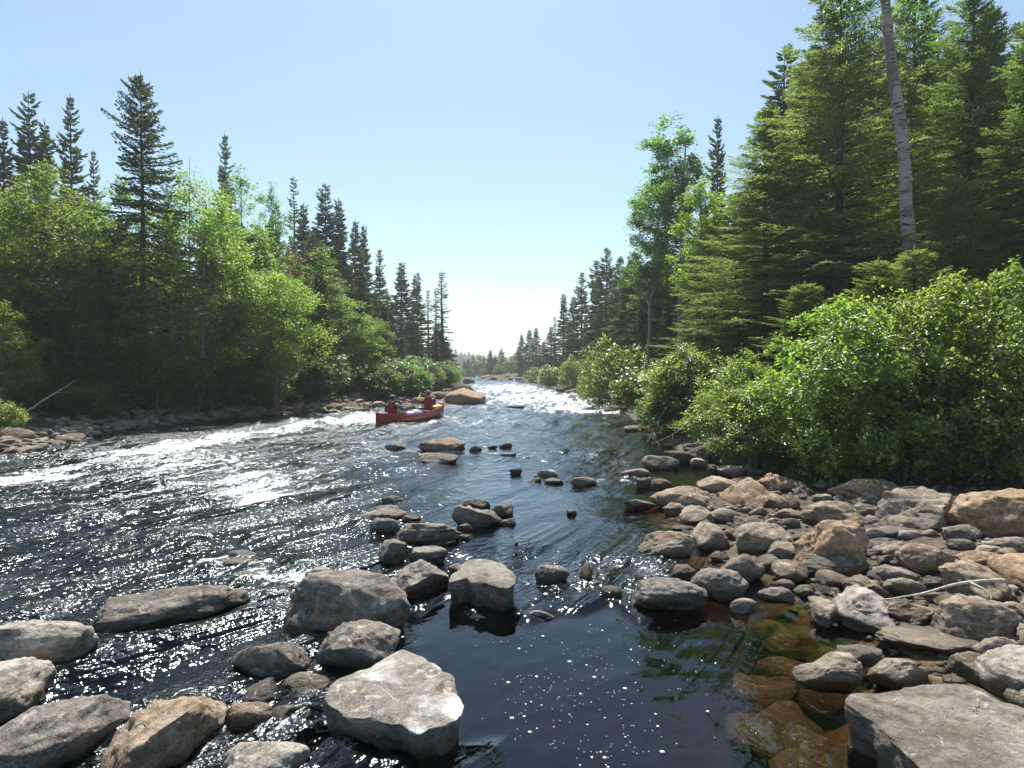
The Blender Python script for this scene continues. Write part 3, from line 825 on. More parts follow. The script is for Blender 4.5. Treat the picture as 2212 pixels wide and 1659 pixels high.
 ("A1", 238, 184, 318, 228, "r", "d", "small dark stone right of the dark blocky one"),
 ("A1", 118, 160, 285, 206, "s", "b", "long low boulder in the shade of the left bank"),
 ("A1", 972, 113, 1062, 162, "a", "t", "tan stone under the driftwood log"),
 ("A1", 1140, 88, 1218, 132, "a", "t", "tan block at the right end of the driftwood log"),
 ("A1", 1115, 123, 1262, 188, "r", "t", "tan slab behind the stern paddler"),
 ("A1", 1283, 104, 1348, 152, "r", "o", "small orange stone between the two paddlers"),
 ("A1", 1338, 114, 1468, 168, "r", "t", "pale tan boulder left of the bow paddler"),
 ("A1", 1198, 163, 1404, 235, "r", "o", "long orange-tan boulder in the water between the paddlers"),
 ("A1", 1458, 64, 1655, 132, "s", "t", "flat tan ledge behind the bow paddler"),
 ("A1", 1045, 68, 1112, 122, "a", "t", "pointed tan stone by the driftwood's branch"),
 ("A1", 995, 148, 1125, 212, "r", "t", "tan boulder at the left of the stern paddler"),
 ("A1", 1700, 5, 1880, 45, "s", "b", "brown ledge behind the big smooth pinkish boulder"),
 ("A1", 2165, 185, 2240, 215, "w", "d", "small dark rock in the white water right of the pinkish boulder"),
 # far right shore and midstream
 ("A2", 375, 35, 465, 78, "a", "b", "brown boulder on the far right shore"),
 ("A2", 465, 45, 565, 85, "r", "t", "tan boulder beside the brown one on the far right shore"),
 ("A2", 560, 18, 725, 92, "a", "o", "rust-coloured rubble boulder on the far right shore"),
 ("A2", 740, 92, 905, 140, "a", "b", "brown flat boulder where the right shrubs reach the white water"),
 ("A2", 790, 180, 1000, 238, "s", "b", "dark brown ledge under the alder twigs at the rapids"),
 ("A2", 960, 355, 1190, 410, "w", "b", "low brown boulder under the overhanging twigs"),
 ("A2", -60, 178, 118, 210, "w", "d", "dark flat rock awash in the middle of the white rapids"),
]
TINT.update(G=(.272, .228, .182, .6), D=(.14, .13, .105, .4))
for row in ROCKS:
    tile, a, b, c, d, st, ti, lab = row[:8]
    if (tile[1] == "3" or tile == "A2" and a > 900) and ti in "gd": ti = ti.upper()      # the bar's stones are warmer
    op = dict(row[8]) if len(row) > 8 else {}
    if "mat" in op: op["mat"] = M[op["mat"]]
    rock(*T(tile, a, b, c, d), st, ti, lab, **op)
rock(999, 815, 1026, 829, "r", "d", "dark rounded rock standing in the far narrows", name="boulder")

MARKS = [(o.location.x, o.location.y, o["label"]) for o in COL.objects if o.get("category") in ("boulder", "stone")]
USED = set()
def short(lab):
    for w in (" right behind", " close left", " close right", ",", " in ", " at ", " behind", " beside", " below", " right of", " left of", " under", " with ", " cut ", " standing", " on ", " lying", " against", " touching", " between", " just", " above", " off ", " awash", " sitting", " perched", " barely", " where", " beyond", " filling", " rising", " alone", " wedged", " streaked", " stuck", " sticking", " next", " that ", " whose", " nearest", " hiding", " hanging", " overhanging", " deep", " of a ", " of the "):
        lab = lab.split(w)[0]
    return lab
def beside(kind, x, y, marks, limit=16):
    """say which one it is by the nearest landmark"""
    near = sorted([m for m in marks if len(short(m[2]).split()) > 1], key=lambda m: (m[0] - x) ** 2 + (m[1] - y) ** 2)[:6]
    for mx, my, lab in near:
        dx, dy = x - mx, y - my
        rel = ("right of" if dx > 0 else "left of") if abs(dx) > abs(dy) else ("behind" if dy > 0 else "in front of")
        sh = short(lab)
        if sum(short(m[2]) == sh for m in marks) > 1 and len(f"{kind} {rel} the {lab}".split()) <= limit: sh = lab
        t = f"{kind} {rel} the {sh}"
        if t not in USED and len(t.split()) <= limit: break
    else:
        for i in range(len(near)):
            for j in range(i):
                t2 = f"{kind} between the {short(near[j][2])} and the {short(near[i][2])}"
                if t2 not in USED and len(t2.split()) <= limit and short(near[j][2]) != short(near[i][2]): USED.add(t2); return t2
    USED.add(t)
    return t

# rubble that fills the shores: shared stone shapes
PEB = []
for k in range(9):
    v, f = rock_verts("ra"[k % 2], 900 + k, 3)
    mb = MB(); mb.add(v, f); PEB.append(mb.mesh("stone", M["rock"], True))
rg = np.random.default_rng(77)
def strew(n, pick, size, tints, label, group, name="stone", minz=-.05, maxn=999):
    k = 0
    for _ in range(n * 6):
        if k >= n: break
        x, y = pick()
        z = gz(x, y)
        if z < minz or z > .9: continue
        s = size() * (1 + .25 * rg.normal())
        if any((x - a) ** 2 / (b_ * 1.02) ** 2 + (y - c_) ** 2 / (d_ * 1.02) ** 2 < .8 for a, c_, b_, d_, _z in WET_ROCKS): continue
        o = link(name, PEB[int(rg.integers(9))], None, (x, y, z + s * .12))
        o.scale = (s * rg.uniform(.9, 1.4), s * rg.uniform(.8, 1.2), s * rg.uniform(.5, .8))
        o.rotation_euler = (rg.uniform(-.25, .25), rg.uniform(-.25, .25), rg.uniform(0, 6.28))
        tk = tints[int(rg.integers(len(tints)))]
        tc = np.array(TINT[tk]); kk = rg.uniform(.8, 1.12)
        o.color = (*(tc[:3] * kk), tc[3])
        word = dict(g="grey", d="dark", t="tan", o="orange", b="brown", r="reddish", w="pale")[tk]
        tag(o, beside(label.replace("@", word), x, y, MARKS), name, group); k += 1
def pick_bar():
    x, y = on_plane(rg.uniform(1400, 2260), rg.uniform(1035, 1480)); return x, y
strew(62, pick_bar, lambda: rg.uniform(.12, .24), "ggtbd", "small @ stone wedged in", "small stones of the right bar", minz=-.06)
def pick_left():
    px = rg.uniform(-60, 1010); py = np.interp(px, [p[0] for p in LEFT_PX[:3:-1]], [p[1] for p in LEFT_PX[:3:-1]])
    x, y = on_plane(px, py); o = abs(rg.normal()) * 1.3 - .25
    return x - o * .75, y + o * .65
strew(66, pick_left, lambda: rg.uniform(.25, .6), "bdbgt", "@ rubble stone on the left shore", "rubble stones of the left shore", minz=-.15)
def pick_right():
    px = rg.uniform(1120, 1345); py = np.interp(px, [1120, 1150, 1230, 1300, 1345], [822, 829, 840, 858, 888])
    x, y = on_plane(px, py); o = abs(rg.normal()) * 1.2 - .3
    return x + o, y + .2 * o
strew(30, pick_right, lambda: rg.uniform(.4, .9), "btor", "@ rubble stone on the far right shore", "rubble stones of the far right shore", minz=-.2)
def pick_island():
    return on_plane(rg.uniform(1040, 1130), rg.uniform(819.0, 823))
strew(14, pick_island, lambda: rg.uniform(.7, 1.6), "tbg", "@ stone at the rapids' head", "stones at the head of the rapids", minz=-.6)
# the small stuff between them
def rubble(name, n, pick, size, color, label, minz):
    mb = MB(); us = [rock_verts("ra"[k % 2], 700 + k, 1 if size(True) < .12 else 2) for k in range(6)]
    for _ in range(n):
        x, y = pick(); z = gz(x, y)
        if not minz < z < .8: continue
        s = size(False); v, f = us[int(rg.integers(6))]; a = rg.uniform(0, 6.28)
        v = v * np.array([s * rg.uniform(.9, 1.5), s, s * rg.uniform(.5, .8)]); c_, s_ = math.cos(a), math.sin(a)
        mb.add(np.stack([v[:, 0] * c_ - v[:, 1] * s_ + x, v[:, 0] * s_ + v[:, 1] * c_ + y, v[:, 2] + z + .12 * s], 1), f)
    o = mb.build(name, M["rock"], smooth=True); o.color = color
    tag(o, label, kind="stuff")
rubble("gravel", 1300, pick_bar, lambda q: .07 if q else rg.uniform(.03, .10), (.30, .265, .22, .5), "pebbles and gravel between the boulders of the right bar", -.08)
def pick_far_bar():
    return on_plane(rg.uniform(2240, 3300), rg.uniform(1050, 1640))
rubble("bar_rubble", 420, pick_far_bar, lambda q: .2 if q else rg.uniform(.10, .42), (.262, .216, .17, .6), "stones of the bar running on beyond the huge rusty boulder", -.08)
rubble("shore_rubble", 620, pick_left, lambda q: .2 if q else rg.uniform(.14, .42), (.26, .22, .18, .4), "small broken stones along the foot of the left bank", -.12)
rubble("far_rubble", 160, pick_right, lambda q: .2 if q else rg.uniform(.2, .45), (.34, .26, .19, .6), "small stones along the far right shore", -.2)
# drowned stones seen through the brown pool
n_s = 0
for (px, py, s) in [(1690, 1372, .34), (1745, 1340, .30), (1660, 1352, .38), (1800, 1400, .30), (1600, 1400, .40), (1830, 1290, .26), (1720, 1440, .42), (1650, 1480, .40), (1790, 1480, .46), (1700, 1545, .42),
                    (1760, 1590, .40), (1640, 1570, .36), (1840, 1620, .38), (1560, 1460, .40), (1550, 1560, .36), (1480, 1500, .44), (1430, 1420, .5), (1350, 1480, .46), (1260, 1400, .5), (1180, 1480, .45), (1120, 1380, .5), (1290, 1580, .45), (1450, 1620, .4),
                    (1900, 1440, .25), (1960, 1400, .22), (1880, 1475, .25), (1990, 1460, .24), (1740, 1640, .36), (930, 1330, .34), (1550, 1330, .3)]:
    x, y = on_plane(px, py, -.12)
    top = -.11 if px > 1600 else -.42
    o = link("submerged_stone", PEB[n_s % 9], None, (x, y, top - s * .3)); n_s += 1
    o.scale = (s * 1.35, s * 1.1, s * .6); o.rotation_euler = (0, 0, n_s * 1.7)
    o.color = (.125, .095, .062, .2) if n_s % 3 else (.11, .10, .055, .2)
    o.data = o.data
    o.material_slots[0].link = 'OBJECT'; o.material_slots[0].material = M["bedrock"]
    tag(o, beside("drowned brown stone in the pool", x, y, MARKS), "stone", "drowned stones in the pool")

# ---------------------------------------------------------------- water
FLOW = np.array([(9, 400), (8, 200), (5, 110), (2.6, 60), (.6, 35), (-3, 21), (-7, 11.5), (-13, 5), (-24, 0)], float)
def flow_uv(x, y):
    p = np.stack([x, y], 1); best = np.full(len(p), 1e18); u = np.zeros(len(p)); v = np.zeros(len(p)); acc = 0.0
    # a smoothed line avoids kinks
    t = np.linspace(0, 1, 60); P = np.stack([np.interp(t, np.linspace(0, 1, len(FLOW)), FLOW[:, k]) for k in (0, 1)], 1)
    for _ in range(4): P[1:-1] = (P[:-2] + 2 * P[1:-1] + P[2:]) / 4
    for i in range(len(P) - 1):
        a, b = P[i], P[i + 1]; ab = b - a; l = math.hypot(*ab)
        tt = np.clip(((p - a) @ ab) / (l * l), 0, 1)
        q = p - (a + tt[:, None] * ab); d = (q * q).sum(1)
        m = d < best; best[m] = d[m]; u[m] = acc + tt[m] * l
        v[m] = np.sign(ab[0] * q[m, 1] - ab[1] * q[m, 0]) * np.sqrt(d[m]); acc += l
    return u, v

def blob(px, py, cx, cy, rx, ry, rot=0.0):
    c, s = math.cos(R(rot)), math.sin(R(rot))
    dx, dy = px - cx, py - cy
    return np.exp(-(((dx * c + dy * s) / rx) ** 2 + ((-dx * s + dy * c) / ry) ** 2))

rows = [-60, -30, -14, -6, -2, -.5, .5] + spaced(1.2, 150, 1.0112) + [160, 175, 195, 220, 260, 300, 340]
cols = [-3.5, -2.2, -1.6, -1.35] + list(np.linspace(-1.12, 1.12, 440)) + [1.35, 1.6, 2.2]
X, Y, q, nr, nc = fan_grid(rows, cols)
S = signed_dist(X, Y)
U, V = flow_uv(X, Y)
PX, PY = project(X, np.maximum(Y, .3), np.zeros_like(X))
near = sstep(.6, 1.5, Y)
left = sstep(1150, 700, PX + (PY - 1000) * .12)                       # fast water on the left
mid = blob(PX, PY, 1190, 1080, 190, 150)
LIP = PY + 16 * np.sin(PX / 47.0) + 12 * np.sin(PX / 19.0 + 1) - 26 * blob(PX, PY, 1210, 1320, 45, 60)
calm = sstep(860, 930, PX) * sstep(1305, 1325, LIP) * sstep(1640, 1560, PY + (PX - 1150) * .2) * 1.0
calm = np.maximum(calm, sstep(1000, 1120, PX) * sstep(1330, 1350, LIP))
back = blob(PX, PY, 1500, 1010, 110, 55)                              # backwater under the alders
side = sstep(1640, 1700, PX) * sstep(1230, 1260, PY)
far = sstep(1010, 900, PY)
chop = .17 + .77 * left + .55 * far + .85 * blob(PX, PY, 1240, 1240, 270, 70) + .5 * blob(PX, PY, 1350, 1000, 260, 35) + .7 * blob(PX, PY, 1330, 1038, 130, 18) + .6 * blob(PX, PY, 1180, 985, 160, 16) + .7 * blob(PX, PY, 1420, 1190, 60, 40) + .5 * blob(PX, PY, 750, 1620, 420, 70)
chop = chop * (1 - .86 * calm) * (1 - .8 * back) * (1 - .85 * side) * (1 - .35 * mid) + .0
ripple = sstep(1480, 1640, PX) * sstep(1310, 1380, PY) * (1 - side * .5)
chop = np.clip(chop + .16 * ripple, .05, 1.15)
chop = np.where(Y < 1.0, .4, chop)
dens = (.85 * blob(PX, PY, 1160, 862, 230, 26) + .55 * blob(PX, PY, 1090, 835, 90, 12) + .7 * blob(PX, PY, 790, 905, 130, 17, -4) + .45 * blob(PX, PY, 1000, 910, 200, 16)
        + .85 * blob(PX, PY, 440, 952, 280, 15, -9) + .62 * blob(PX, PY, 60, 1030, 130, 16, -7) + .5 * blob(PX, PY, 300, 1010, 330, 40, -8)
        + .46 * blob(PX, PY, 560, 1040, 230, 60) + .46 * blob(PX, PY, 250, 1110, 380, 50, -8) + .45 * blob(PX, PY, 130, 1260, 70, 12, -10)
        + .55 * blob(PX, PY, 560, 1070, 50, 12) + .6 * blob(PX, PY, 620, 1245, 200, 40) + .3 * blob(PX, PY, 330, 1210, 300, 40, -10)
        + .75 * blob(PX, PY, 1270, 886, 100, 9) + .6 * blob(PX, PY, 1330, 1038, 110, 13) + .4 * blob(PX, PY, 1290, 975, 80, 7) + .35 * blob(PX, PY, 1160, 1010, 90, 9) + .3 * blob(PX, PY, 1240, 1260, 200, 45) + .25 * blob(PX, PY, 470, 1590, 260, 60))
dens *= near
# broken water piles up at the upstream side and drags along the flanks of each stone
ring = np.zeros(len(X))
for (rx, ry, a, b, z0) in WET_ROCKS:
    if z0 > .08 or ry > 45: continue
    m = (np.abs(X - rx) < a + .6) & (np.abs(Y - ry) < b + .6)
    if not m.any(): continue
    e = np.hypot((X[m] - rx) / a, (Y[m] - ry) / b)
    rr = (e - .93) * min(a, b)
    ring[m] = np.maximum(ring[m], np.exp(-(rr / .07) ** 2))
ring *= np.clip(chop - .35, 0, 1)
n_st = fbm(np.stack([U / 1.0, V / .17, np.zeros_like(U)], 1), 4)
n_st2 = fbm(np.stack([U / .55, V / .16, np.full_like(U, 9.)], 1), 3)
foam = np.clip(dens * 1.05 + .33 * n_st * np.minimum(1, dens * 2.2 + .25 * chop) + .14 * n_st2 * np.minimum(1, dens * 2) - .10, 0, 1)
foam = np.clip(foam + .45 * ring + .0, 0, 1) * sstep(-.3, .1, S)
foam *= (1 - calm)
amp = np.clip(chop, 0, 1.1)
Zw = amp * (.080 * fbm(np.stack([U / 1.3, V / .6, np.full_like(U, 3.)], 1), 3) + .036 * fbm(np.stack([U / .34, V / .22, np.full_like(U, 5.)], 1), 3))
Zw += sstep(980, 880, PY) * near * (.15 * fbm(np.stack([U / 1.1, V / 1.6, np.full_like(U, 1.)], 1), 3)) * np.clip(dens * 1.5 + .2, 0, 1)
Zw += .035 * ring
Zw *= sstep(-.35, .15, S) * near
Zw += .0025 * fbm(np.stack([X / .16, Y / .10, np.zeros_like(X)], 1), 2) * sstep(12, 5, Y) * near
# the pool stands a hand lower than the rapids that spill into it
zone_pool = np.clip(calm + side * .0, 0, 1)
Zw -= .02 * zone_pool
wb = MB()
wb.add(np.stack([X, Y, Zw], 1), q)
# skirts and floor close the body so that the brown water has depth
idx = np.arange(nr * nc).reshape(nr, nc)
edge = np.concatenate([idx[0, :], idx[1:, -1], idx[-1, -2::-1], idx[-2:0:-1, 0]])
low = np.stack([X[edge], Y[edge], np.full(len(edge), -2.2)], 1)
n0 = wb.n
wb.v.append(low.astype(np.float32)); wb.n += len(low)
e2 = np.roll(edge, -1); a = n0 + np.arange(len(edge)); b_ = n0 + (np.arange(len(edge)) + 1) % len(edge)
wb.f.append(np.stack([e2, edge, a, b_], 1).astype(np.int32))
cen = n0 + len(edge)
wb.v.append(np.array([[X[edge].mean(), Y[edge].mean(), -2.2]], np.float32)); wb.n += 1
wb.f.append(np.stack([b_, a, np.full(len(edge), cen)], 1).astype(np.int32))
water = tag(wb.build("water", M["water"], smooth=True), kind="structure")
me = water.data
nv = len(me.vertices)
def attr(nm, arr):
    at = me.attributes.new(nm, 'FLOAT', 'POINT'); z = np.zeros(nv, np.float32); z[:len(arr)] = arr; at.data.foreach_set("value", z)
attr("chop", chop); attr("foam", foam)
at = me.attributes.new("flow", 'FLOAT_VECTOR', 'POINT'); z = np.zeros((nv, 3), np.float32); z[:len(U), 0] = U; z[:len(U), 1] = V; at.data.foreach_set("vector", z.ravel())

# froth bubbles drifting on the pool: nobody could count them
rb = np.random.default_rng(5); bb = MB()
uv, uf = ico(1)
for (cx, cy, sx, sy, n) in [(1190, 1500, 60, 30, 40), (1310, 1440, 60, 60, 60), (1330, 1600, 50, 30, 34), (1170, 1380, 60, 25, 24), (1450, 1420, 80, 40, 30), (1250, 1560, 160, 60, 36), (1130, 1560, 40, 60, 20)]:
    for _ in range(n):
        px, py = rb.normal(cx, sx), rb.normal(cy, sy)
        if py < 1340 or py > 1720: continue
        x, y = on_plane(px, py, -.02); r = .003 + .010 * rb.random() ** 6
        bb.add(uv * np.array([r * rb.uniform(.8, 1.5), r, r * .5]) + np.array([x, y, -.018]), uf)
tag(bb.build("foam_bubbles", M["foam"], smooth=True), "small white froth bubbles drifting on the dark pool", "foam", kind="stuff")
# ---------------------------------------------------------------- vegetation
def norm(a): return a / (np.linalg.norm(a, axis=-1, keepdims=True) + 1e-9)

def blades(mb, base, d, length, width, roll, cross=True):
    """slim diamond-shaped shoots: base, two shoulders, tip"""
    d = norm(d); n = len(base)
    ref = np.where(np.abs(d[:, 2:3]) > .95, np.array([[1., 0, 0]]), np.array([[0, 0, 1.]]))
    a = norm(np.cross(d, ref)); b = np.cross(d, a)
    c, s = np.cos(roll)[:, None], np.sin(roll)[:, None]
    sides = [a * c + b * s]
    if cross: sides.append(-a * s + b * c)
    L_ = np.asarray(length)[:, None]; W_ = np.asarray(width)[:, None]
    for sd in sides:
        m = base + d * L_ * .4
        v = np.stack([base, m + sd * W_ * .5, base + d * L_, m - sd * W_ * .5], 1).reshape(-1, 3)
        mb.add(v, np.arange(n * 4).reshape(-1, 4))

def leaves(mb, pos, nrm, d, size, fold=False, wid=.62):
    n = len(pos)
    nrm = norm(nrm); d = norm(d - nrm * (d * nrm).sum(1, keepdims=True)); s = np.cross(nrm, d)
    z = np.asarray(size)[:, None]
    if not fold:
        v = np.stack([pos, pos + d * z * .45 + s * z * wid * .5, pos + d * z, pos + d * z * .45 - s * z * wid * .5], 1)
        mb.add(v.reshape(-1, 3), np.arange(n * 4).reshape(-1, 4))
    else:
        up = nrm * z * .10
        v = np.stack([pos, pos + d * z * .30 + s * z * wid * .45 + up, pos + d * z * .72 + s * z * wid * .40 + up * .8, pos + d * z - up * .5,
                      pos + d * z * .72 - s * z * wid * .40 + up * .8, pos + d * z * .30 - s * z * wid * .45 + up], 1)
        k = np.arange(n)[:, None] * 6
        mb.add(v.reshape(-1, 3), k + np.array([[0, 1, 2, 3]]), k + np.array([[0, 3, 4, 5]]))

def spruce(seed, H, Rm, t0=.06, step=.24, per=5, twigs=12, shoots=0, droop=.32, top=1.0, sparse=0.0, mat="needle", shoot_len=.16, power=.8, width=.34, ragged=.25, trunk_r=None, cut=None):
    """a conifer: tapered trunk, whorls of sagging limbs, needle sprays along each limb. -> (trunk mesh, crown mesh)"""
    rg = np.random.default_rng(seed)
    tb, cb = MB(), MB()
    zs = np.linspace(0, H, 12)
    wob = np.cumsum(rg.normal(0, .012 * H / 12, (12, 2)), 0)
    pts = np.stack([wob[:, 0], wob[:, 1], zs], 1)
    r0 = trunk_r or H * .013
    tb.tube(pts, r0 * (1 - zs / H) ** .8 + .008, 7)
    z = t0 * H; phase = 0
    B, Dv, Ln, Wd = [], [], [], []
    lump = rg.uniform(0, 6.28, 3)
    while z < H * .985:
        t = (z - t0 * H) / (H - t0 * H)
        prof = Rm * (1 - t) ** power * (0.62 + .38 * min(1, t * 5 + .25)) + .10
        nb = per if t < .85 else max(3, per - 2)
        for k in range(nb):
            if rg.random() < sparse * (1 - .6 * t): continue
            ang = phase + k * 2 * math.pi / nb + rg.normal(0, .25)
            Lb = prof * (1 + ragged * rg.normal() * .8) * (1 + .16 * math.sin(ang * 2 + lump[0] + z * .9))
            Lb = float(np.clip(Lb, .12, Rm * 1.35))
            s = np.linspace(0, 1, 5)
            up = .55 * t * t + .05 - droop * (1 - t) * (.7 + .6 * rg.random())
            out = np.array([math.cos(ang), math.sin(ang)])
            zz = z + Lb * (up * s - .22 * (1 - t) * s * s + .20 * (1 - .4 * t) * s ** 3)
            cx = np.interp(z, zs, pts[:, 0]); cy = np.interp(z, zs, pts[:, 1])
            bp = np.stack([cx + out[0] * Lb * s, cy + out[1] * Lb * s, zz], 1)
            bp[:, :2] += np.outer(s * s * Lb * rg.normal(0, .08), [-out[1], out[0]])
            if Lb > .25: tb.tube(bp, np.array([.022, .017, .012, .008, .004]) * min(1.3, .5 + Lb * .35), 3, cap=False)
            nt = max(3, int(twigs * (0.45 + .55 * Lb / Rm)))
            st = np.linspace(.12 + .1 * rg.random(), 1.0, nt)
            P = np.stack([np.interp(st, s, bp[:, j]) for j in range(3)], 1)
            tang = norm(np.stack([np.interp(st, s, np.gradient(bp[:, j])) for j in range(3)], 1))
            side = norm(np.cross(tang, np.array([0, 0, 1.])))
            for sg in (-1, 1):
                l2 = (.16 + width * Lb * (1 - st) ** .7 * (1 + .25 * rg.normal(size=nt))) * (0.55 + .45 * np.minimum(1, st * 3))
                l2 = np.clip(l2, .07, .85)
                d2 = norm(tang * .75 + side * sg * (.75 + .2 * rg.normal(size=(nt, 1))) + np.array([0, 0, 1.]) * (-.10 + (.08 if shoots else .16) * rg.normal(size=(nt, 1))))
                if shoots:
                    ks = np.linspace(.10, 1, shoots)
                    for q in ks:
                        for sg2 in (-1, 1):
                            b2 = P + d2 * (l2 * q)[:, None] + np.array([0, 0, 1]) * (-.05 * l2 * q * q)[:, None]
                            d3 = norm(d2 * .8 + np.cross(d2, np.array([0, 0, 1.])) * sg2 * .62 + rg.normal(0, .13, (nt, 3)) * np.array([1, 1, .8]))
                            B.append(b2); Dv.append(d3)
                            Ln.append(shoot_len * (1.1 - .4 * q) * rg.uniform(.7, 1.25, nt) * np.clip(l2 / .35, .5, 1.1)); Wd.append(np.full(nt, shoot_len * .26))
                else:
                    B.append(P); Dv.append(d2); Ln.append(l2 * 1.15); Wd.append(np.clip(l2 * .34, .05, .16))
            B.append(P[-2:]); Dv.append(tang[-2:]); Ln.append(np.full(2, .16 + .06 * Lb)); Wd.append(np.full(2, .05))
        phase += 1.1 + rg.normal(0, .2)
        z += step * (1.15 - .5 * t) * rg.uniform(.8, 1.25)
    # leader
    B.append(np.array([[pts[-1, 0], pts[-1, 1], H - .25]] * 2)); Dv.append(np.array([[.03, 0, 1], [-.02, .03, 1.]])); Ln.append(np.array([.5, .35])); Wd.append(np.array([.07, .08]))
    B = np.concatenate(B); Dv = np.concatenate(Dv); Ln = np.concatenate(Ln); Wd = np.concatenate(Wd)
    if cut is not None:
        k = cut(B); B, Dv, Ln, Wd = B[k], Dv[k], Ln[k], Wd[k]
    blades(cb, B, Dv, Ln, Wd, rg.uniform(-.5, .5, len(B)), cross=not shoots or shoots < 4)
    return tb.mesh("trunk", M["bark"], True), cb.mesh("crown", M[mat])

def curve3(a, b, bend, n=6):
    t = np.linspace(0, 1, n)[:, None]
    m = (a + b) / 2 + bend
    return a * (1 - t) ** 2 + 2 * m * t * (1 - t) + b * t * t

def broadleaf(seed, H, W, cs=.25, nclump=60, nleaf=220, leaf=.085, mat="leaf", bark="greybark", trunk_r=.12, rc=.13, lean=(0, 0), twig=6, fold=False, shape=1.0, shell=.45, stems=1, wid=.62, fork=.35, squash=.62):
    rg = np.random.default_rng(seed)
    tb, cb = MB(), MB()
    lean = np.array([lean[0], lean[1]])
    trunks = []
    for k in range(stems):
        a = 2 * math.pi * k / stems + rg.uniform(-.4, .4)
        sp = (0 if stems == 1 else rg.uniform(.15, .38) * W)
        z = np.linspace(0, H * (.88 if stems == 1 else rg.uniform(.6, .85)), 9)
        q = z / H
        wv = np.cumsum(rg.normal(0, .010 * H, (9, 2)), 0) * (q[:, None] > 0)
        p = np.stack([lean[0] * q ** 1.2 + wv[:, 0] + math.cos(a) * sp * q ** .8, lean[1] * q ** 1.2 + wv[:, 1] + math.sin(a) * sp * q ** .8, z], 1)
        if stems > 1: p[:, :2] += .12 * np.array([math.cos(a), math.sin(a)])
        tb.tube(p, trunk_r * (1 - .88 * q / q[-1]) ** .9 * (1 if stems == 1 else .8) + .004, 8)
        trunks.append(p)
    zc, rz = H * (cs + 1) / 2, H * (1 - cs) / 2
    for _ in range(nclump):
        u = rg.normal(size=3); u /= np.linalg.norm(u)
        r = rg.random() ** shell
        zz = zc + u[2] * r * rz
        qn = (zz / H - cs) / (1 - cs)
        wprof = W / 2 * (1 - max(0, qn) ** 2 * (1 - 1 / (1 + shape)) * .75)
        ax = lean * (zz / H) ** 1.2
        cpt = np.array([ax[0] + u[0] * r * wprof, ax[1] + u[1] * r * wprof, zz])
        p = trunks[int(np.argmin([np.linalg.norm(t[np.argmin(np.abs(t[:, 2] - zz)), :2] - cpt[:2]) for t in trunks]))] if stems > 1 else trunks[0]
        hor = np.linalg.norm(cpt[:2] - ax)
        za = np.clip(zz - hor * rg.uniform(.5, .95), H * cs * fork, p[-1, 2])
        a = np.array([np.interp(za, p[:, 2], p[:, j]) for j in (0, 1, 2)])
        c = curve3(a, cpt, np.array([0, 0, .10 * hor]) + rg.normal(0, .04 * W, 3))
        r1 = max(.008, trunk_r * .30 * (1 - za / H) * min(1, hor / (W * .3) + .2))
        tb.tube(c, np.linspace(r1, .005, 6), 4, cap=False)
        R0 = rc * W * (rg.uniform(.75, 1.3) if not fold else rg.uniform(.6, 1.6))
        nl = max(20, int(nleaf * rg.uniform(.6, 1.35)))
        tw = norm(rg.normal(size=(twig, 3)) + np.array([0, 0, .15]) + norm((cpt - np.array([ax[0], ax[1], zz - .3 * rz]))[None, :]) * .5)
        wh = rg.integers(twig, size=nl)
        tt = rg.random(nl) ** .7
        P = cpt + tw[wh] * (tt * R0 * 1.25)[:, None] * np.array([1, 1, squash]) + np.clip(rg.normal(0, R0 * (.15 if fold else .20), (nl, 3)), -.4 * R0, .4 * R0) * np.array([1, 1, .8])
        if fold:
            for k in range(twig):
                e = cpt + tw[k] * R0 * 1.2 * np.array([1, 1, squash])
                tb.tube(np.stack([cpt, (cpt + e) / 2 + rg.normal(0, .03, 3), e]), [.006, .004, .002], 3, cap=False)
        outw = norm(P - np.array([ax[0], ax[1], zz - .6 * rz]))
        nr = norm(np.array([0, 0, .85]) + outw * .45 + rg.normal(0, .48, (nl, 3)))
        dd = norm(outw * .6 + rg.normal(0, .6, (nl, 3)) + np.array([0, 0, -.25]))
        leaves(cb, P, nr, dd, leaf * rg.uniform(.5, 1.3, nl), fold, wid)
    return tb.mesh("trunk", M[bark], True), cb.mesh("crown", M[mat])

CENSUS = {}
def plant(proto, name, label, cat, x, y, z, sxy=1.0, sz=1.0, rz=0.0, group=None, tint=None, parts=("trunk", "crown"), tilt=(0, 0)):
    e = empty(name, (x, y, z), rz)
    e.rotation_euler = (tilt[0], tilt[1], rz)
    e.scale = (sxy, sxy, sz)
    for nm, me in zip(parts, proto):
        o = bpy.data.objects.new(nm, me); COL.objects.link(o); o.parent = e
        if tint is not None: o.color = (*tint, 1)
    tag(e, label, cat, group)
    return e

PR = {}
PR["S1"] = (spruce(11, 15, 2.35, t0=.03, step=.25, per=6, twigs=15, droop=.40, ragged=.3, width=.44), 15, 4.4)
PR["S2"] = (spruce(12, 14, 1.65, t0=.03, step=.29, per=6, twigs=12, droop=.42, ragged=.5, width=.40, sparse=.16), 14, 3.1)
PR["S3"] = (spruce(13, 13, 1.15, t0=.06, step=.24, per=5, twigs=11, droop=.42, ragged=.45, sparse=.12, width=.5), 13, 2.2)
PR["S4"] = (spruce(14, 16, 2.7, t0=.34, step=.34, per=5, twigs=15, droop=.38, ragged=.42, sparse=.22, power=.72, shoots=2, shoot_len=.26), 16, 4.8)
PR["S5"] = (spruce(15, 14, .8, t0=.12, step=.30, per=4, twigs=7, droop=.45, ragged=.6, sparse=.25), 14, 1.6)
PR["S6"] = (spruce(17, 14, 2.0, t0=.05, step=.33, per=6, twigs=12, droop=.30, ragged=.55, width=.38, sparse=.2, power=.95), 14, 3.7)
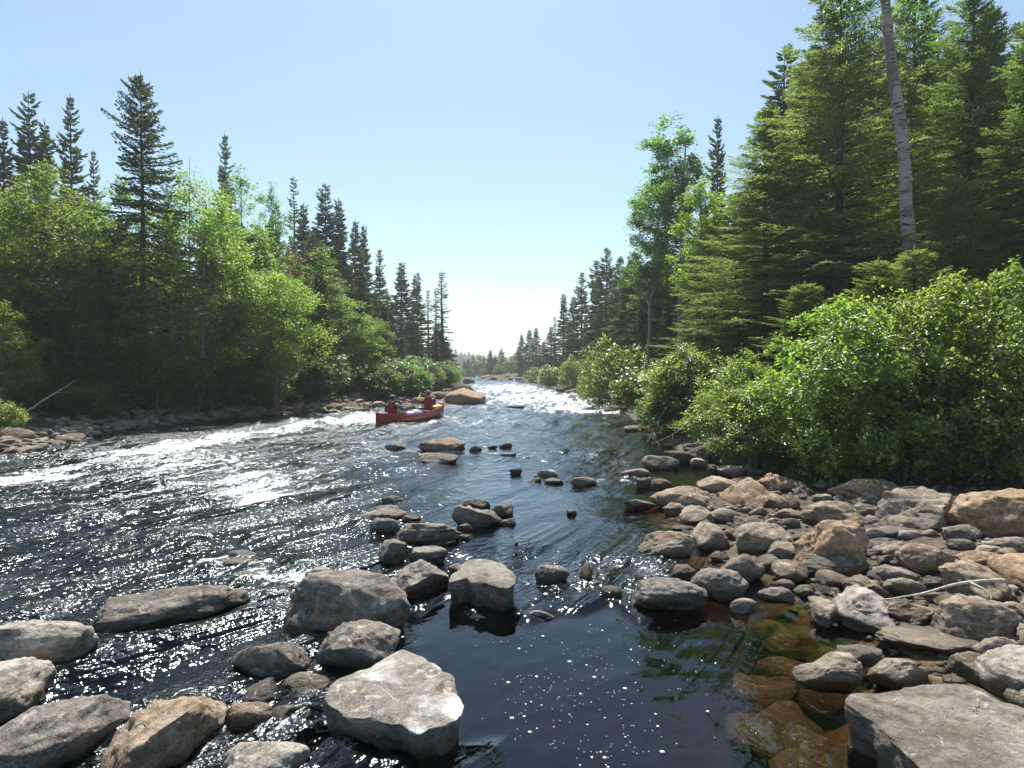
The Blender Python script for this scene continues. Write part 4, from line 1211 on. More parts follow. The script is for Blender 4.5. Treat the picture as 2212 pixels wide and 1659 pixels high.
PR["S7"] = (spruce(18, 14, 1.7, t0=.04, step=.30, per=5, twigs=12, droop=.5, ragged=.5, width=.40, sparse=.14, power=.7), 14, 3.2)
PR["F1"] = (spruce(21, 13, 3.0, t0=.02, step=.36, per=7, twigs=15, shoots=5, droop=.26, mat="fir", shoot_len=.16, power=.80, width=.40, ragged=.34), 13, 5.6)
PR["F2"] = (spruce(22, 10, 2.2, t0=.02, step=.32, per=6, twigs=13, shoots=5, droop=.18, mat="fir", shoot_len=.14, power=.8, ragged=.32, width=.4), 10, 4.2)
PR["F3"] = (spruce(23, 14, 2.9, t0=.03, step=.36, per=6, twigs=13, shoots=4, droop=.38, mat="needle", shoot_len=.2, ragged=.38, power=.8, width=.4), 14, 5.4)
PR["D1"] = (broadleaf(31, 11, 6.4, .10, 125, 215, .155, trunk_r=.16, shape=.8), 11, 6.6)
PR["D2"] = (broadleaf(32, 12, 5.0, .10, 110, 200, .15, trunk_r=.14, shape=1.2), 12, 5.2)
PR["D3"] = (broadleaf(33, 8, 4.6, .06, 95, 190, .145, trunk_r=.09, shape=1.0), 8, 4.8)
PR["B1"] = (broadleaf(34, 14, 3.2, .34, 115, 210, .125, "birchleaf", "birch", .15, .15, lean=(.5, .2), shape=1.0, wid=.75), 14, 3.4)
PR["B2"] = (broadleaf(35, 13, 3.8, .40, 95, 200, .125, "birchleaf", "birch", .13, .15, lean=(-.9, .1), shape=.6, wid=.75), 13, 4.0)
PR["A1"] = (broadleaf(41, 3.2, 3.6, .02, 85, 215, .09, "alder", "greybark", .045, .125, stems=6, twig=5, fold=True, shape=.7, shell=.42, squash=.55), 3.2, 3.9)
PR["A2"] = (broadleaf(42, 2.6, 3.2, .0, 75, 200, .088, "alder", "greybark", .04, .13, stems=6, twig=5, fold=True, shape=.8, shell=.42, squash=.6), 2.6, 3.5)
PR["A3"] = (broadleaf(43, 2.6, 3.4, .0, 80, 120, .15, "alder", "greybark", .035, .14, stems=5, twig=5, shape=.8, shell=.42, squash=.8), 2.6, 3.6)
PR["U1"] = (broadleaf(44, 2.2, 3.2, .0, 60, 130, .14, "leaf", "greybark", .03, .16, stems=5, twig=5, shape=.7, shell=.5), 2.2, 3.4)

K = 2.1 / 1.8
rgt = np.random.default_rng(9)
def tree(kind, px, top, d, wpx, name, label, cat, group=None, tint=None, rz=None, base_px=None, tilt=(0, 0)):
    """a tree whose crown tip and width were measured in the photograph, standing d metres away"""
    proto, h0, w0 = PR[kind]
    x = (px - CX) / FPX * (d * _cp)
    zt = at_depth(px, top, d)[2]
    zb = gz(x, d) - .06
    H = max(1.0, zt - zb)
    sx = wpx / FPX * d / w0
    return plant(proto, name, label, cat, x, d, zb, sx, H / h0, rgt.uniform(0, 6.28) if rz is None else rz, group, tint, tilt=tilt)

gL, gR = "trees of the left bank", "trees of the right bank"
sp = "spruce_tree"
# --- left bank, named trees
tree("S2", 14, 258, 33, 84, sp, "dark spruce at the far left whose tip stands lower than its tall neighbour's", "spruce", gL)
tree("S7", 73, 203, 34, 104, sp, "tall spruce second from the left edge, with a ragged layered top", "spruce", gL)
tree("S3", 112, 266, 35, 70, sp, "short spruce between the two tall slender ones at far left", "spruce", gL)
tree("S6", 160, 208, 34, 104, sp, "slender spire spruce close left of the biggest spruce on the left bank", "spruce", gL)
tree("S6", 208, 325, 33, 66, sp, "low spruce tip leaning on the biggest spruce's left side", "spruce", gL)
tree("S4", 313, 162, 24.0, 165, sp, "biggest spruce of the left bank, with open layered limbs", "spruce", gL)
tree("S6", 491, 290, 40, 84, sp, "spruce tip rising alone above the leafy crowns of the left bank", "spruce", gL)
tree("S5", 637, 383, 44, 44, sp, "narrow spire spruce right of the leafy crowns", "spruce", gL)
tree("S3", 655, 440, 46, 62, sp, "short spruce just right of the narrow spire", "spruce", gL)
tree("S7", 708, 400, 48, 92, sp, "tall dark spruce, left one of a close pair in the left skyline", "spruce", gL)
tree("S3", 737, 430, 49, 62, sp, "ragged spruce of the close pair in the left skyline, the right one", "spruce", gL)
tree("S3", 766, 476, 54, 50, sp, "slim spruce next right of the ragged pair", "spruce", gL)
tree("S3", 785, 486, 56, 46, sp, "slim spruce with a bent tip behind the leafy shore tree", "spruce", gL)
tree("S6", 821, 538, 62, 62, sp, "pointed spruce midway down the left skyline above the shore bushes", "spruce", gL)
tree("S3", 866, 566, 68, 54, sp, "club-topped spruce in the receding left row", "spruce", gL)
tree("S3", 902, 590, 74, 50, sp, "spruce right of the club-topped one in the receding left row", "spruce", gL)
tree("S5", 926, 626, 78, 30, sp, "thin low spruce before the last of the left row", "spruce", gL)
tree("S5", 941, 624, 82, 30, sp, "thin spruce touching the last of the left row", "spruce", gL)
tree("S5", 956, 588, 72, 44, sp, "last spruce of the left row, a narrow column against the open sky", "spruce", gL)
tree("S2", 690, 520, 45, 100, sp, "shaded spruce below the close pair of the left skyline", "spruce", gL)
tree("S2", 840, 640, 60, 80, sp, "shaded spruce behind the left shore bushes", "spruce", gL)
tree("S2", 890, 680, 66, 76, sp, "broad dark spruce near the end of the left row", "spruce", gL)
tree("S2", 945, 700, 72, 70, sp, "dark bushy spruce at the foot of the last narrow column", "spruce", gL)
tree("S2", 968, 742, 78, 40, sp, "small spruce at the very end of the left bank", "spruce", gL)
mt = "maple_tree"
lt = "leafy_tree"
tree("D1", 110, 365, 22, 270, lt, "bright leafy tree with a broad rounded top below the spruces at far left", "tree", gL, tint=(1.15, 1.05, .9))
tree("D2", 275, 395, 27, 190, lt, "leafy tree behind the biggest spruce's trunk", "tree", gL, tint=(.9, .95, 1))
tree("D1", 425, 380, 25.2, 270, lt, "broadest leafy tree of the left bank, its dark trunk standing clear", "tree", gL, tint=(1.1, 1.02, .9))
tree("D2", 525, 368, 31, 170, lt, "tall leafy tree with a slanting top right of the broadest one", "tree", gL)
tree("D2", 592, 408, 35, 120, lt, "slender leafy tree before the narrow spire spruce", "tree", gL, tint=(.85, 1, 1))
tree("D2", 690, 536, 36, 150, lt, "round-topped leafy tree in front of the close spruce pair", "tree", gL)
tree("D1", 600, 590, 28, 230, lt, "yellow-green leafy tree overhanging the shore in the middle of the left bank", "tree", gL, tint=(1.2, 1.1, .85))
tree("D3", 735, 640, 37, 170, lt, "leafy tree leaning over the dark boulders of the left shore", "tree", gL, tint=(1.05, 1.05, .9))
tree("D3", 805, 690, 42, 110, lt, "small leafy tree nearest the driftwood log", "tree", gL)
tree("D2", 20, 430, 22, 170, lt, "yellowish leafy tree cut by the left edge", "tree", gL, tint=(1.2, 1.1, .85))
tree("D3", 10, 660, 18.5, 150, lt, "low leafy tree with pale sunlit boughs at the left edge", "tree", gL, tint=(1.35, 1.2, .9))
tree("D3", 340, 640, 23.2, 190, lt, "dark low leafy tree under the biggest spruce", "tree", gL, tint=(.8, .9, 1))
for px, top, d, w, lab, tn in [(200, 440, 24, 200, "leafy tree with a narrow top between the broad rounded one and the biggest spruce", (1, .98, .95)), (485, 440, 27.5, 200, "leafy tree filling in right of the broadest one", (1.05, 1, .9)), (545, 500, 30, 170, "leafy tree behind the yellow-green shore tree", (.9, .97, 1)), (660, 590, 34.5, 150, "leafy tree right behind the yellow-green shore tree's right side", (.95, 1, .95))]:
    tree("D2", px, top, d, w, lt, lab, "tree", gL, tint=tn)
tree("F2", 165, 520, 21.5, 150, "fir_tree", "soft-needled fir standing before the broad rounded tree at left", "fir", gL, tint=(1.0, .95, .85))
tree("F2", 60, 560, 22, 120, "fir_tree", "brownish fir left of the soft-needled one", "fir", gL, tint=(1.1, .85, .7))
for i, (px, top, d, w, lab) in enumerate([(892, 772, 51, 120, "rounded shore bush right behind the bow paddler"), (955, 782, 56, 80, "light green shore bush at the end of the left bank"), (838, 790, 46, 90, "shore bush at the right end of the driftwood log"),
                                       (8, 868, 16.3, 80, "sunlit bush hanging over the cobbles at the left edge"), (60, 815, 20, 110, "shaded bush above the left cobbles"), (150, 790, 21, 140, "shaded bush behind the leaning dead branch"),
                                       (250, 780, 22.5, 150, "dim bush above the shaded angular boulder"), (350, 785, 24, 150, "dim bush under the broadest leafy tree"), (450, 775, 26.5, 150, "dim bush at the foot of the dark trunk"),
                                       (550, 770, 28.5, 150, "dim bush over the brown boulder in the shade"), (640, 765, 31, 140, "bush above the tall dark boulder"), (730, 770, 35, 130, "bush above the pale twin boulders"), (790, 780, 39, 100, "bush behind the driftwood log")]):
    tree("U1" if i > 4 else "A3", px, top, d, w, "shore_bush", lab, "bush", "bushes of the left shore", tint=((1.2, 1.1, .9) if i == 3 else (.62, .72, .72) if i > 3 else (.9, 1, .9)))  # sunlit bush tinted brighter, shaded and dim ones darker: light put into leaf colour
# --- right bank, named trees
tree("S3", 1216, 634, 84, 36, sp, "thin spruce at the start of the right row", "spruce", gR)
tree("S6", 1256, 588, 76, 72, sp, "tallest spruce of the far right row, standing out above the shrubs", "spruce", gR)
tree("S3", 1236, 640, 80, 40, sp, "spruce just left of the tallest one in the far right row", "spruce", gR)
tree("S7", 1308, 538, 62, 78, sp, "dark spruce left of the leaning birch", "spruce", gR)
tree("S2", 1340, 556, 56, 84, sp, "dark spruce behind the leaning birch's trunk", "spruce", gR)
tree("S2", 1286, 562, 66, 60, sp, "pointed spruce between the tallest far one and the birches", "spruce", gR)
tree("S2", 1190, 706, 96, 44, sp, "small spruce where the right bank begins", "spruce", gR)
tree("S5", 1198, 684, 98, 22, "dead_tree", "bare grey spike of a tree at the start of the right row", "tree", gR)
tree("B1", 1450, 252, 35, 165, "birch_tree", "tall birch with a loose round top on the right bank", "birch", gR)
tree("B2", 1395, 385, 31, 130, "birch_tree", "birch with a pale trunk leaning out over the right shrubs", "birch", gR)
tree("B2", 1505, 400, 27, 140, "birch_tree", "yellow-leaved birch with a crooked trunk before the firs", "birch", gR, tint=(1.7, 1.3, .7))
tree("S2", 1545, 254, 38, 72, sp, "dark narrow spruce right behind the yellow-leaved birch", "spruce", gR)
tree("S2", 1390, 590, 43, 110, sp, "shaded spruce behind the leaning birch", "spruce", gR)
tree("S2", 1470, 560, 39, 120, sp, "shaded spruce between the two pale birch trunks", "spruce", gR)
tree("S7", 1686, 106, 25, 165, sp, "steep spruce with a bent tip left of the tallest firs", "spruce", gR)
tree("F1", 1590, 420, 24, 260, "fir_tree", "broad fir below the narrow dark spruce on the right bank", "fir", gR)
tree("F1", 1812, -110, 17.8, 420, "fir_tree", "great fir filling the right bank left of the white birch trunk", "fir", gR, rz=.4)
tree("F1", 1650, 240, 20, 330, "fir_tree", "broad light-tipped fir left of the great one", "fir", gR, rz=2.0)
tree("F2", 1595, 650, 19, 230, "fir_tree", "low fir with flat sprays behind the right shrubs", "fir", gR)
tree("F2", 1740, 610, 14.5, 240, "fir_tree", "small fir in front of the great one above the shrubs", "fir", gR)
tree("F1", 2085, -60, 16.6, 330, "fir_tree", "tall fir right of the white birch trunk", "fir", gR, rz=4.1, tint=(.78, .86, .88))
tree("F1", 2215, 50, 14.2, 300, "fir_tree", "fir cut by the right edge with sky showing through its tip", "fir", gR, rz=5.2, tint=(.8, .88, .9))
tree("F2", 1895, 560, 12.4, 300, "fir_tree", "young fir with level sprays below the white birch trunk", "fir", gR)
tree("F2", 1975, 535, 12.7, 250, "fir_tree", "small fir hiding the foot of the white birch trunk", "fir", gR)
tree("F2", 2060, 380, 13.3, 260, "fir_tree", "young fir hiding the right side of the white birch's foot", "fir", gR, tint=(.9, .95, 1))
for kd, px, top, d, w, lab in [("S1", 1520, 450, 36, 150, "dark spruce filling the gap right of the tall birch"), ("S1", 1432, 520, 41, 130, "dark spruce right behind the tall birch's lower trunk"), ("S1", 1370, 545, 47, 120, "dark spruce just left of the tall birch"),
                             ("F1", 1730, 150, 20, 300, "steep fir between the bent-tipped spruce and the great fir"), ("F1", 1960, -40, 20, 360, "tall fir right behind the white birch trunk"), ("S1", 2120, 10, 24, 200, "dark spruce with sky round its tip at upper right"),
                             ("F2", 1520, 640, 22, 200, "low fir under the yellow-leaved birch")]:
    tree(kd, px, top, d, w, sp if kd[0] == "S" else "fir_tree", lab, "spruce" if kd[0] == "S" else "fir", gR)
for i, (px, top, d, w, lab) in enumerate([(1330, 735, 33, 150, "round light green shrub beneath the leaning birch"), (1190, 790, 78, 70, "low shrub at the start of the right shore"), (1285, 775, 46, 70, "shrub between the tallest far spruce and the birch"), (1235, 770, 64, 56, "small shrub at the foot of the tallest far spruce"), (1160, 795, 98, 60, "faint shrub farthest along the right shore"), (1400, 790, 24, 150, "shrub overhanging the white water on the right")]):
    tree("A3", px, top, d, w, "shrub", lab, "shrub", "shrubs along the right shore", tint=(1.1, 1.05, .9))
for kd, px, top, d, w, lab in [("A2", 1490, 758, 17.5, 230, "alder bush left of the rest, its twigs hanging into the backwater"), ("A2", 1565, 845, 14.2, 190, "low alder bush on the earthy bank above the backwater's inner corner"), ("A2", 1425, 845, 18.4, 130, "low alder at the water's edge by the overhanging twigs"),
                             ("A2", 1600, 775, 13.4, 210, "alder bush between the leftmost one and the big front thicket"), ("A1", 1640, 825, 12.2, 235, "bright low alder bush behind the brown broken stone"),
                             ("A1", 1810, 650, 11.0, 360, "large alder bush in the middle of the right thicket"), ("A1", 2010, 610, 10.9, 370, "large alder bush right of the middle of the thicket"),
                             ("A1", 2190, 575, 10.2, 370, "tallest alder bush, cut by the right edge"), ("A2", 1800, 825, 10.9, 240, "low alder bush with leaves down to the long flat boulder"),
                             ("A2", 1960, 795, 10.7, 330, "shaded low alder bush above the rust-streaked boulder"), ("A2", 2140, 765, 10.3, 340, "dark low alder bush behind the huge rusty boulder"), ("A1", 2420, 560, 9.8, 420, "alder bush just past the tallest one at the right edge"), ("A1", 2700, 590, 9.0, 460, "last alder bush of the right thicket")]:
    tree(kd, px, top, d, w, "alder_bush", lab, "bush", "alders of the right bank", tint=(rgt.uniform(1.0, 1.3), rgt.uniform(1.05, 1.22), 1.05))
# --- far end: the wooded point behind the head of the rapids
for kd, px, top, d, w, lab in [("D3", 1034, 766, 150, 34, "light green leafy tree on the wooded point far upriver"), ("S3", 1060, 756, 155, 22, "thin spruce left of the centre of the far wooded point"), ("S6", 1071, 766, 152, 20, "short thin spruce on the far wooded point"),
                             ("S7", 1083, 752, 155, 24, "tallest thin spruce on the far wooded point"), ("D3", 1102, 768, 150, 34, "round leafy tree at the right of the far wooded point"), ("D3", 1078, 786, 146, 30, "low bush in the middle of the far wooded point"),
                             ("S3", 1128, 722, 130, 24, "spruce at the left of the far dark clump on the right bank"), ("S3", 1142, 712, 126, 28, "tallest spruce of the far dark clump on the right bank"), ("S3", 1157, 708, 122, 28, "right spruce of the far dark clump"), ("S2", 1174, 738, 112, 44, "bushy spruce right of the far dark clump")]:
    tree(kd, px, top, d, w, lt if kd[0] == "D" else sp, lab, "tree" if kd[0] == "D" else "spruce", "trees far upriver")

for px, top, d, w in [(1012, 775, 185, 22), (1022, 768, 190, 20), (1046, 770, 180, 22), (1092, 772, 178, 22), (1112, 764, 172, 26), (1120, 752, 165, 26), (1004, 780, 195, 20), (1068, 776, 185, 22)]:
    x = (px - CX) / FPX * d
    tree("S2", px, top, d, w, sp, beside("dark spruce closing the far end of the river", x, d, [(o.location.x, o.location.y, o["label"]) for o in COL.objects if o.get("group") == "trees far upriver"]), "spruce", "trees closing the view upriver")

# --- the forest behind: each trunk stands on the bank, none rises above the skyline seen in the photograph
SKY_L = ([-400, 0, 60, 240, 380, 540, 600, 650, 700, 760, 800, 850, 900, 950, 975], [330, 400, 380, 400, 410, 430, 440, 480, 470, 530, 580, 640, 660, 690, 765])
SKY_R = ([1150, 1180, 1210, 1250, 1300, 1350, 1420, 1500, 1560, 1620, 1680, 1760, 2212, 2700], [775, 760, 700, 665, 600, 590, 570, 520, 440, 360, 260, 60, 20, -100])
TREES = [(o.location.x, o.location.y, o["label"]) for o in COL.objects if o.get("category") in ("spruce", "tree", "birch", "fir")]
BUSHES = TREES + [(o.location.x, o.location.y, o["label"]) for o in COL.objects if o.get("category") in ("bush", "shrub")]
def forest(n, side):
    k = 0
    spots = []
    for _ in range(n * 30):
        if k >= n: break
        d = rgt.uniform(14, 118) if side < 0 else rgt.uniform(15, 110)
        px = rgt.uniform(-330, 972) if side < 0 else rgt.uniform(1165, 2480)
        x = (px - CX) / FPX * d
        s = float(signed_dist([x], [d])[0])
        if not -26 < s < -2.2: continue
        if side > 0 and d < (17 if px < 1500 else 23): continue
        if any((x - a) ** 2 + (d - b) ** 2 < 4.0 for a, b in spots): continue
        sky = np.interp(px, *(SKY_L if side < 0 else SKY_R))
        kd = ["S1", "S2", "S7", "S6", "D2", "S3"][int(rgt.integers(6))] if side < 0 else ["S1", "S2", "S7", "S6", "S3"][int(rgt.integers(5))]
        proto, h0, w0 = PR[kd]
        top = sky + rgt.uniform(8, 120)
        if kd[0] == "D": top += 40
        if top > 770: continue
        zt = at_depth(px, top, d)[2]; zb = gz(x, d) - .1
        H = zt - zb
        if H < 3: continue
        hm = 22 if side > 0 and px > 1650 else 16
        if H > hm: H = hm * rgt.uniform(.85, 1.05)
        nm = lt if kd[0] == "D" else sp
        lab = beside(("leafy tree" if kd[0] == "D" else "spruce") + " in the " + ("left" if side < 0 else "right") + " forest", x, d, TREES)
        plant(proto, nm, lab, "tree" if kd[0] == "D" else "spruce", x, d, zb, H / h0 * rgt.uniform(.9, 1.25), H / h0, rgt.uniform(0, 6.28), ("leafy trees" if kd[0] == "D" else "spruces") + " inside the " + ("left" if side < 0 else "right") + " forest")
        spots.append((x, d)); k += 1
forest(85, -1)
forest(95, 1)
# undergrowth along the forest edge
for side, n in ((-1, 62), (1, 22)):
    k = 0
    for _ in range(2000):
        if k >= n: break
        d = rgt.uniform(16, 90); px = rgt.uniform(-150, 980) if side < 0 else rgt.uniform(1160, 1700)
        if side < 0 and px < 150: continue
        x = (px - CX) / FPX * d; s = float(signed_dist([x], [d])[0])
        if not (-3.4 < s < -1.25 if side < 0 else -4.5 < s < -1.3): continue
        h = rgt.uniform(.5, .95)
        plant(PR["U1" if k % 2 else "A3"][0], "undergrowth_bush", beside("low undergrowth bush", x, d, BUSHES), "bush", x, d, gz(x, d) - .05, h, h, rgt.uniform(0, 6.28), "undergrowth of the " + ("left" if side < 0 else "right") + " bank", tint=(.65, .75, .78))  # dark tint puts the bank's shade into the leaf colour
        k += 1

# --- the tall white birch of the right bank: bare trunk with stubs, crown above
def white_birch():
    d = 15.0
    p0 = np.array(at_depth(1985, 880, d)); p0[2] = gz(p0[0], d) - .1
    keys = [p0, at_depth(1972, 600, d), at_depth(1962, 470, d), at_depth(1952, 360, d), at_depth(1936, 200, d), at_depth(1922, 90, d), at_depth(1906, -20, d), at_depth(1890, -180, d - .3), at_depth(1880, -330, d - .5)]
    keys = np.array([np.array(k, float) for k in keys])
    t = np.linspace(0, 1, 40); tk = np.linspace(0, 1, len(keys))
    P = np.stack([np.interp(t, tk, keys[:, j]) for j in range(3)], 1)
    for _ in range(3): P[1:-1] = (P[:-2] + 2 * P[1:-1] + P[2:]) / 4
    P[:, 0] += .035 * np.sin(t * 19); base = P[0].copy()
    e = empty("birch_tree", base)
    mb = MB(); mb.tube(P - base, np.interp(t, [0, .3, .7, 1], [.175, .145, .11, .06]) * (1 + .05 * np.sin(t * 60)), 12)
    rg = np.random.default_rng(3)
    mb.build("trunk", M["birch"], e, True)
    cb = MB()
    def limb(tt, dx, dy, dz, r, leafy):
        bm_ = MB()
        a = P[int(tt * 39)] - base
        b = a + np.array([dx, dy, dz])
        c = curve3(a, b, np.array([dx * .1, 0, -.1 * abs(dx)]), 7); c[1:-1] += rg.normal(0, .04, (5, 3))
        bm_.tube(c, np.linspace(r, .008, 7), 5, cap=False)
        for q in (3, 4, 5, 6):
            e2 = c[q] + rg.normal(0, .35, 3) + np.array([dx, dy, dz]) * .18
            bm_.tube(curve3(c[q], e2, rg.normal(0, .05, 3), 4), np.linspace(r * .35, .003, 4), 3, cap=False)
            if leafy:
                n = 130; pp = e2 + rg.normal(0, .34, (n, 3))
                leaves(cb, pp, np.array([0, 0, .8]) + rg.normal(0, .5, (n, 3)), rg.normal(0, 1, (n, 3)) + np.array([0, 0, -.5]), rg.uniform(.04, .075, n), False, .75)
        bm_.build("branch", M["greybark"], e, True)
    limb(.50, -.9, -.3, -.55, .028, False)       # the bleached crooked limb on the left
    limb(.44, .6, .2, .25, .02, False)
    for tt, dx, dz in [(.34, -.5, .1), (.40, -.7, .3), (.55, .8, .2), (.58, -.5, .4), (.62, .6, .5), (.66, -.8, .6), (.69, .5, .4)]:
        limb(tt, dx, rg.uniform(-.4, .1), dz, .016, tt > .6)
    for tt, dx, dz in [(.72, -1.0, 1.2), (.76, 1.1, 1.3), (.82, -1.3, 1.6), (.86, .9, 1.7), (.9, -1.1, 1.5), (.93, 1.2, 1.3), (.97, -.6, 1.6), (.98, .7, 1.5)]:
        limb(tt, dx, rg.uniform(-.8, .8), dz, .035, True)
    cb.build("crown", M["birchleaf"], e)
    tag(e, "tall white-barked birch trunk rising out of the firs on the right", "birch", gR)
white_birch()

# dead and dry bits
def snag(px, top, d, h, label):
    x, y, zt = at_depth(px, top, d)
    rg = np.random.default_rng(int(px)); mb = MB(); z0 = gz(x, y)
    P = np.stack([np.linspace(0, .2, 7), np.zeros(7), np.linspace(0, zt - z0, 7)], 1)
    e = empty("dead_tree", (x, y, z0)); mb.tube(P, np.linspace(.10, .012, 7), 5); mb.build("trunk", M["greybark"], e, True)
    b = MB()
    for k in range(22):
        q = rg.uniform(.55, .98); a = np.array([np.interp(q, np.linspace(0, 1, 7), P[:, j]) for j in range(3)])
        an = rg.uniform(0, 6.28); l = rg.uniform(.4, 1.1) * (1.2 - q)
        b.tube(curve3(a, a + np.array([math.cos(an) * l, math.sin(an) * l, l * .9]), np.array([0, 0, -.1]), 4), [.014, .009, .006, .003], 3, cap=False)
    tag(b.build("twigs", M["greybark"], e, True), kind="stuff")
    tag(e, label, "dead tree", gL)
snag(402, 340, 34, 4, "bare twiggy top of a dead tree right of the biggest spruce")
PR["X"] = (broadleaf(61, 2.4, 2.2, .0, 16, 120, .09, "rustleaf", "bark", .03, .17, stems=2, twig=5), 2.4, 2.4)
def rust():
    x, y, z = at_depth(628, 575, 34)
    zb = gz(x, y)
    r = broadleaf(62, z + 1.0 - zb, 1.7, .80, 13, 110, .085, "rustleaf", "bark", .07, .2, twig=5)
    plant(r, "dry_tree", "small dead tree with rust-red foliage among the green crowns", "tree", x, y, zb, group=gL)
rust()

# far wooded hill: reads as one mass
hb = MB(); rh = np.random.default_rng(4)
def hill_z(x, y): return 30 * np.exp(-((x + 150) / 95.) ** 2 - ((y - 520) / 130.) ** 2) + 24 * np.exp(-((x - 260) / 170.) ** 2 - ((y - 640) / 160.) ** 2)
hx, hy = np.meshgrid(np.linspace(-420, 560, 60), np.linspace(340, 860, 40))
hz = hill_z(hx, hy) - .8
i = np.arange(39)[:, None] * 60; j = np.arange(59)[None, :]
hg = MB(); hg.add(np.stack([hx.ravel(), hy.ravel(), hz.ravel()], 1), np.stack([i + j, i + j + 1, i + 61 + j, i + 60 + j], -1).reshape(-1, 4))
tag(hg.build("hill", M["ground"], smooth=True), kind="structure")
n = 5200
tx, ty = rh.uniform(-400, 540, n), rh.uniform(345, 850, n); tz = hill_z(tx, ty) - 1
hh = rh.uniform(7, 13, n); rr = hh * rh.uniform(.16, .28, n)
keep = np.abs(tx - 0.02 * ty + 8) > 0
for k, (fr, wr) in enumerate([(0, 1.0), (.3, .72), (.58, .45)]):
    a = rh.uniform(0, 6.28, n)
    ring = [np.stack([tx + rr * wr * np.cos(a + q * 2 * math.pi / 5), ty + rr * wr * np.sin(a + q * 2 * math.pi / 5), tz + hh * fr], 1) for q in range(5)]
    v = np.stack(ring + [np.stack([tx, ty, tz + hh * min(1, fr + .5)], 1)], 1).reshape(-1, 3)
    b0 = np.arange(n)[:, None] * 6
    hb.add(v, np.concatenate([b0 + np.array([[q, (q + 1) % 5, 5]]) for q in range(5)]))
tag(hb.build("far_forest", M["needle"]), "distant wooded hill upriver seen as one mass of conifers", "forest", kind="stuff")

# grass tufts and low herbs between the alders and the stones
def grass_tuft(px, py, n, h, label, spread):
    z = .2
    for _ in range(6): x, y = on_plane(px, py, z); z = gz(x, y)
    rg = np.random.default_rng(int(px)); mb = MB()
    b = np.stack([rg.normal(0, spread, n), rg.normal(0, spread * .7, n), np.zeros(n)], 1)
    lean = rg.normal(0, .33, (n, 2)); L_ = h * rg.uniform(.5, 1.1, n)
    s = np.stack([-lean[:, 1], lean[:, 0], np.zeros(n)], 1); s = norm(s + rg.normal(0, .4, (n, 3)) * np.array([1, 1, 0]))
    prev = None; V = []
    for q, w in ((0, .006), (.45, .006), (.8, .0045), (1, .0006)):
        c = b + np.stack([lean[:, 0] * L_ * q ** 2 * 1.3, lean[:, 1] * L_ * q ** 2 * 1.3, L_ * (q - .28 * q * q * (np.abs(lean).sum(1)))], 1)
        V += [c - s * w, c + s * w]
    v = np.stack(V, 1).reshape(-1, 3); k = np.arange(n)[:, None] * 8
    mb.add(v, *[k + np.array([[a, a + 1, a + 3, a + 2]]) for a in (0, 2, 4)])
    o = mb.build("grass_tuft", M["grass"], loc=(x, y, z)); tag(o, label, "grass", kind="stuff")
grass_tuft(1835, 1038, 1300, .85, "tall grass tuft at the back edge of the stony bar", .16)
grass_tuft(1690, 1022, 800, .75, "shorter grass tuft left of the tall one under the alders", .15)
grass_tuft(1755, 1040, 600, .55, "fine grass around the alder's foot", .2)
# ---------------------------------------------------------------- driftwood and sticks
def bent(name, pts, rad, mat, label, cat, twigs=()):
    p0 = np.array(pts[0], float); pts = np.array(pts, float) - p0
    t = np.linspace(0, 1, len(pts)); tt = np.linspace(0, 1, 16)
    P = np.stack([np.interp(tt, t, pts[:, j]) for j in range(3)], 1)
    for _ in range(2): P[1:-1] = (P[:-2] + 2 * P[1:-1] + P[2:]) / 4
    P += np.random.default_rng(len(label)).normal(0, rad[0] * .18, P.shape)
    mb = MB(); mb.tube(P, np.interp(tt, [0, 1], rad), 7)
    for (q, v, r) in twigs:
        a = np.array([np.interp(q, tt, P[:, j]) for j in range(3)])
        mb.tube(curve3(a, a + np.array(v), np.random.default_rng(3).normal(0, .04, 3), 5), np.linspace(r, .003, 5), 5)
    return tag(mb.build(name, mat, smooth=True, loc=p0), label, cat)

def G(px, py, z):     # a point z metres above the water
    return (*on_plane(px, py, z), z)
dl = 37.0
bent("driftwood_log", [at_depth(690, 848, dl), at_depth(745, 848, dl), at_depth(800, 845, dl - .5), at_depth(842, 834, dl - .8)], (.09, .05), M["drift"], "bleached driftwood log lying over stones at the left shore", "log", [(.75, (.45, -.3, -.75), .03)])
bent("dead_branch", [at_depth(48, 895, 18.2), at_depth(90, 868, 18.4), at_depth(128, 843, 18.6), at_depth(150, 832, 18.8)], (.035, .010), M["drift"], "bare dead branch leaning out over the shaded left bank", "branch", [(.6, (.4, .1, .02), .012), (.8, (.3, .2, .3), .01)])
bent("stick", [G(1906, 1296, .20), G(1985, 1285, .25), G(2050, 1264, .30), G(2120, 1254, .33), G(2172, 1254, .34)], (.006, .016), M["drift"], "long thin bleached stick lying across the boulders at right", "stick", [(.66, (.03, -.17, -.10), .012)])
bent("twig", [G(1878, 1122, .16), G(1889, 1115, .22), G(1902, 1125, .17), G(1912, 1119, .2), G(1918, 1128, .14)], (.008, .006), M["drift"], "small bent twig beside the puddle on the bar", "twig")
bent("twig", [G(1145, 1325, .0), G(1160, 1320, .03), G(1180, 1325, .02), G(1196, 1333, -.01)], (.010, .005), M["drift"], "pale twig caught on the lip above the pool", "twig")
bent("branch", [at_depth(1440, 880, 16.6), at_depth(1410, 930, 16.3), at_depth(1396, 958, 16.0)], (.014, .006), M["greybark"], "bare twig hanging from the alders into the backwater", "branch", [(.5, (-.25, -.1, -.4), .008), (.75, (.3, -.2, -.25), .008)])
bent("branch", [at_depth(1500, 900, 15.4), at_depth(1462, 935, 15.2), at_depth(1420, 955, 15.0), at_depth(1405, 957, 15.0)], (.016, .006), M["greybark"], "second bare twig drooping to the water under the alders", "branch", [(.4, (-.2, -.2, -.3), .008), (.7, (-.1, -.3, -.2), .007)])

